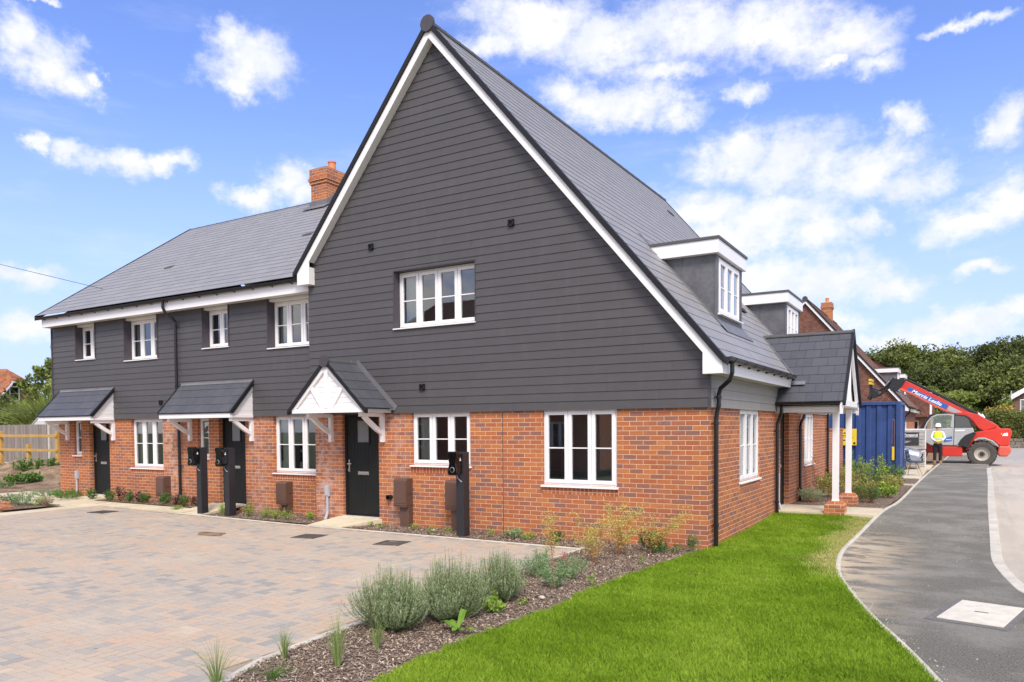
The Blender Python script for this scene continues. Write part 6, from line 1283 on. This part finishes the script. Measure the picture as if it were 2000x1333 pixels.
m=MB(); m.lathe([(.135,1.655),(.132,1.665),(.118,1.67),(.116,1.72),(.1,1.77),(.06,1.805),(.01,1.815)],(0,.02,0),'z',24); m.build('hard_hat','helmet_white',PM,smooth=True)
for s in (-1,1): m=MB(); m.lathe([(.012,-.02),(.03,-.01),(.03,.01),(.012,.02)],(s*.088,.02,1.6),'y',8); m.build('ear','skin',bo)
m=MB(); m.tube([(0,.11,1.605),(0,.138,1.58)],.014,6); m.build('nose','skin',bo)
# driver
PD=thing('person','driver with dark hair and black clothes sitting inside the telehandler cab','person',(2.62,28.5,1.08),math.radians(90))
bd={'pel':((0,0,.12),(.14,.12)),'ch':((0,.0,.5),(.16,.11)),'nk':((0,.02,.68),.055),'hd':((0,.05,.79),(.075,.09)),'tp':((0,.05,.87),(.065,.075)),'ls':((-.18,0,.6),.055),'le':((-.22,.12,.36),.042),'lw':((-.1,.32,.42),.03),'rs':((.18,0,.6),.055),'re':((.22,.12,.36),.042),'rw':((.1,.32,.42),.03),'lt':((-.1,.12,.12),.085),'lk':((-.12,.5,.14),.06),'la':((-.12,.55,-.1),.045),'rt':((.1,.12,.12),.085),'rk':((.12,.5,.14),.06),'ra':((.12,.55,-.1),.045)}
b2=skin('body',bd,chain('pel','ch','nk','hd','tp')+chain('ch','ls','le','lw')+chain('ch','rs','re','rw')+chain('pel','lt','lk','la')+chain('pel','rt','rk','ra'),'skin',PD)
skin('jacket',{'lo':((0,0,.12),(.16,.14)),'ch':((0,0,.5),(.18,.13)),'nk':((0,.0,.64),.08),'ls':((-.18,0,.6),.075),'le':((-.22,.12,.36),.06),'lw':((-.11,.29,.41),.045),'rs':((.18,0,.6),.075),'re':((.22,.12,.36),.06),'rw':((.11,.29,.41),.045)},chain('lo','ch','nk')+chain('ch','ls','le','lw')+chain('ch','rs','re','rw'),'cloth_black',PD)
skin('trousers',{'h':((0,.02,.1),(.15,.12)),'lt':((-.1,.12,.12),.1),'lk':((-.12,.5,.14),.075),'la':((-.12,.55,-.08),.06),'rt':((.1,.12,.12),.1),'rk':((.12,.5,.14),.075),'ra':((.12,.55,-.08),.06)},chain('h','lt','lk','la')+chain('h','rt','rk','ra'),'cloth_black',PD)
m=MB(); m.lathe([(.085,.82),(.09,.86),(.08,.91),(.04,.945),(.005,.95)],(0,.03,0),'z',16); m.build('hair','cloth_black',PD,smooth=True)
m=MB(); m.tube([(-.1,.08,.63),(-.13,.1,.5),(-.12,.12,.3)],.03,6); m.tube([(.1,.08,.63),(.13,.1,.5),(.12,.12,.3)],.03,6); m.build('hivis_strip','hivis',PD)
# ------------------------------------------------------------------ trees and hedges
def crown_mesh(rx,rz,nc,nl,ls,seed,shape=1.,cr=.32,low=-.55):
    r=np.random.default_rng(seed); d=r.normal(size=(nc,3)); d/=np.linalg.norm(d,axis=1)[:,None]; d[:,2]=np.where(d[:,2]<low,-d[:,2],d[:,2])
    rad=.55+.42*r.random(nc)**.6; lump=1+.16*np.sin(d[:,0]*4+seed)*np.cos(d[:,1]*5+seed*2); c=d*rad[:,None]*lump[:,None]*[rx,rx,rz]
    k=nl//nc; P_=np.repeat(c,k,0); s=cr*rx*(.6+.6*r.random(nc)); off=r.normal(size=(len(P_),3)); off/=np.linalg.norm(off,axis=1)[:,None]; off*=(r.random((len(P_),1))**.45)*np.repeat(s,k)[:,None]*[1,1,.75]
    P_=P_+off; V,F=leaves(P_,ls,r,aspect=.62); t=np.repeat(.5+.22*r.normal(size=nc),k)+.13*r.normal(size=len(P_)); return V,F,np.repeat(np.clip(t,0,1),4),c
TREES={}
def tree_proto(key,mat,rx,rz,th,nc,nl,ls,seed,**kw):
    V,F,T_,c=crown_mesh(rx,rz,nc,nl,ls,seed,**kw); t=thing('broadleaf_tree','x','tree'); cz=th+rz*.72
    o=npmesh('crown',V,F,mat,T_,t,loc=(0,0,cz)); m=MB(); m.tube([(0,0,-.3),(.08,.05,th*.5),(0,0,cz)],.055*rx+.05,9,r2=.06)
    for i in range(0,nc,max(1,nc//9)): m.tube([(0,0,th*.55),tuple(np.array([c[i][0]*.5,c[i][1]*.5,cz+c[i][2]*.35])),tuple(np.array([0,0,cz])+c[i]*.92)],.11,6,r2=.03)
    m.build('trunk','bark',t); TREES[key]=[t,False]; return t
def plant_tree(key,x,y,s,label,group,rot=None,z=0):
    t,used=TREES[key]; o=t if not used else copy_tree(t); TREES[key][1]=True; o.location=(x,y,z); o.rotation_euler=(0,0,rot if rot is not None else random.random()*6.28); o.scale=(s,s,s); tag(o,label,'tree',group); return o
tree_proto('dark','leaf_tree_dark',3.6,3.5,2.2,70,17000,.14,3); tree_proto('dark2','leaf_tree_dark',3.3,4.2,2.4,80,17000,.14,14); tree_proto('mid','leaf_tree_mid',3.5,3.6,2.0,70,16000,.14,5); tree_proto('light','leaf_tree_light',3.0,2.7,1.5,60,12000,.13,8,cr=.28); tree_proto('dome','leaf_tree_mid',4.2,3.4,2.4,120,22000,.13,21,cr=.22)
GT='woodland edge trees beyond the road'
for k,x,y,s,lb in (('dome',-1.6,84,1.3,'rounded olive tree nearest the brick house roof'),('mid',-5.6,88,1.2,'olive tree mostly hidden behind the brick house'),('mid',2.4,86,1.17,'mid green tree right of the rounded olive one'),('dark',4.9,90,1.2,'dark tree standing on the skyline in the middle of the wood'),('dark2',7.6,82,1.1,'tallest dark tree above the telehandler tail'),('mid',10.6,86,1.12,'broad green tree on the skyline behind the distant house'),('dark',3.3,76,.9,'dark tree low in front of the wood, above the boom'),('mid',6.2,75,.92,'green tree in the front row of the wood, left of the distant house'),('dark2',.3,78,.82,'dark narrow tree in the gap behind the boom'),('dark',9.3,77,1.0,'dark tree right behind the distant house roof'),('light',-.6,72,.95,'pale green tree low behind the dormers of the brick house'),('light',2.5,70,.8,'pale green bushy tree directly above the boom'),('dark2',13.8,84,1.05,'dark tree at the right edge of the picture'),('dark',-9.5,92,1.2,'dark tree far left of the wood, behind the brick house')):
    plant_tree(k,x,y,s,lb,GT)
def bush(name,label,cat,x,y,z,rx,rz,nc,nl,ls,mat,seed,group=None):
    V,F,T_,c=crown_mesh(rx,rz,nc,nl,ls,seed,cr=.4,low=-.2); t=thing(name,label,cat,(x,y,z),0,group); npmesh('foliage',V,F,mat,T_,t,loc=(0,0,rz*.5)); m=MB()
    for i in range(0,nc,max(1,nc//7)): m.tube([(0,0,-.2),tuple(c[i]*.6+np.array([0,0,rz*.4])),tuple(c[i]*.9+np.array([0,0,rz*.5]))],.05,5,r2=.015)
    m.build('stem','bark',t); return t
bush('autumn_shrub','big shrub turning orange yellow behind the telehandler','shrub',5.5,62,.2,1.7,1.9,40,5200,.12,'leaf_tree_autumn',31)
bush('green_shrub','green shrub left of the autumn coloured shrub','shrub',3.7,64,.1,1.5,1.4,36,4200,.12,'leaf_tree_light',32); bush('green_shrub','green shrub between the autumn shrub and the distant house','shrub',6.0,63.5,.1,1.0,1.3,30,3600,.11,'leaf_tree_light',33)
t=thing('conifer_hedge','narrow bright green conifer against the distant house','conifer',(6.65,66.5,0)); V,F,T_,c=crown_mesh(.55,2.3,50,4200,.1,41,cr=.55,low=-.9); npmesh('foliage',V,F,'leaf_tree_light',np.clip(T_+.15,0,1),t,loc=(0,0,2.1)); m=MB(); m.tube([(0,0,0),(0,0,3.8)],.08,6,r2=.02); m.build('trunk','bark',t)
def hedge(label,x0,x1,y,h,d,mat,n,ls,seed,z0=.3,cat='hedge'):
    r=np.random.default_rng(seed); P_=np.stack([x0+(x1-x0)*r.random(n),y+d*(r.random(n)-.5),z0+(h-z0)*r.random(n)],1); face=r.random(n)
    P_[:,1]=np.where(face<.45,y-d/2+r.normal(0,.1,n),P_[:,1]); P_[:,2]=np.where(face>.7,h+r.normal(0,.1,n),P_[:,2]); P_[:,2]*=1+.05*np.sin(P_[:,0]*2.3+seed); P_[:,1]+=.12*np.sin(P_[:,0]*4+P_[:,2]*3)
    V,F=leaves(P_,ls,r,aspect=.6); t=thing('hedge',label,cat); npmesh('foliage',V,F,mat,np.repeat(np.clip(.45+.25*r.normal(size=n),0,1),4),t)
    m=MB()
    for i in range(max(3,int((x1-x0)/1.2))): x=x0+.4+i*1.2; m.tube([(x,y,-.1),(x+.1,y,h*.8)],.05,5,r2=.02)
    m.build('stem','bark',t); return t
hedge('dense green hedge above the low stone wall at the right',4.1,13.5,60,2.6,1.6,'leaf_tree_mid',15000,.09,51)
hedge('pale tangled hedge top in front of the distant house',7.2,13.5,62.6,2.75,1.2,'leaf_tree_light',5000,.09,52)
hedge('dark boundary hedge between the two brick houses',-12,1.2,66,2.6,1.5,'leaf_tree_dark',9000,.12,53)
# left side greenery
tree_proto('open','leaf_tree_light',2.1,2.3,2.0,90,9000,.085,61,cr=.2)
plant_tree('open',-50.6,18.2,1.28,'open light green tree rising behind the old cottage',"trees behind the boarded fence",.4); plant_tree('open',-46.8,19.5,1.08,'thin light green tree touching the terrace wall edge',"trees behind the boarded fence",2.2)
t=thing('pampas_clump','huge fountain of long arching green leaves behind the boarded fence','grass clump',(-41.2,12,.1)); n=900; a=RNG.random(n)*6.283; q_=RNG.random(n)**.6
p0=np.stack([np.cos(a)*.4*q_,np.sin(a)*.4*q_,0*a],1); p1=np.stack([np.cos(a)*3.2*q_,np.sin(a)*3.2*q_,4.4*(1-.4*q_*q_)*(.75+.3*RNG.random(n))],1); v,f=stems_mesh(curve_pts(p0,p1,np.stack([-np.cos(a)*.9*q_,-np.sin(a)*.9*q_,1.1+0*a],1),9),.03,.1); npmesh('leaves',v,f,'leaf_tree_light',np.repeat(np.clip(.55+.3*RNG.normal(size=n),0,1),18),t)
bush('garden_shrub','dense yellow green shrub behind the fence at the left edge','shrub',-46.5,12.5,.1,2.4,2.1,44,5600,.11,'leaf_tree_light',71,'garden shrubs behind the boarded fence'); bush('garden_shrub','dark green shrub at the left edge behind the fence','shrub',-49.5,13.5,.1,2.2,2.6,44,4800,.11,'leaf_tree_dark',72,'garden shrubs behind the boarded fence'); bush('garden_shrub','green shrub between the pampas clump and the terrace','shrub',-37.5,13,.1,2.0,2.1,40,5000,.1,'leaf_tree_mid',73,'garden shrubs behind the boarded fence')
hedge('clipped hedge running along behind the boarded fence',-54,-30,11.4,2.7,1.4,'leaf_tree_mid',12000,.1,54)
for i,(x,y,s) in enumerate(((-60,34,1.5),(-70,40,1.7),(-52,38,1.4))): plant_tree('mid',x,y,s,('distant tree over the roof of the old cottage','most distant tree at the left edge','distant tree between the old cottage and the terrace')[i],"trees behind the boarded fence")
# the house across the court, seen only as a reflection in the windows
Q=thing('facing_house','brown brick house facing the court, mirrored in the dark window panes','house',(-17.6,-18.5,0),math.radians(180))
m=MB(); wall(m,F_front(0),-7.5,8,-.1,4.9,[(-6,-4.7,.9,2.1),(-2.2,-.9,.9,2.1),(2,3.3,.9,2.1),(5,6.3,.9,2.1),(-6,-4.7,3.2,4.4),(2,3.3,3.2,4.4)]); m.poly([(-7.5,0,0),(-7.5,8,0),(-7.5,8,4.9),(-7.5,0,4.9)]); m.poly([(8,0,0),(8,8,0),(8,8,4.9),(8,0,4.9)]); m.build('brick_wall','brick_opposite',Q)
for x,z in ((-6,.9),(-2.2,.9),(2,.9),(5,.9),(-6,3.2),(2,3.2)): window(Q,(x,.05,z),0,1.3,1.2,3,room=.7)
m=MB(); E0,E1,YF,YB,ZE,ZT=-7.9,8.4,-.3,8.3,4.8,8.75; R0,R1=(E0,4,ZT),(E1-4.2,4,ZT)
for P_ in ([(E0,YF,ZE),(E1,YF,ZE),R1,R0],[(E0,YB,ZE),(E1,YB,ZE),R1,R0],[(E1,YF,ZE),(E1,YB,ZE),R1],[(E0,YF,ZE),(E0,YB,ZE),R0]): m.poly(P_,uv=[(p[0],p[2]*1.35) for p in P_])
m.build('roof','brown_tile',Q); MB().box(E0,YF,4.62,E1,YF+.03,4.8).build('fascia','white',Q)
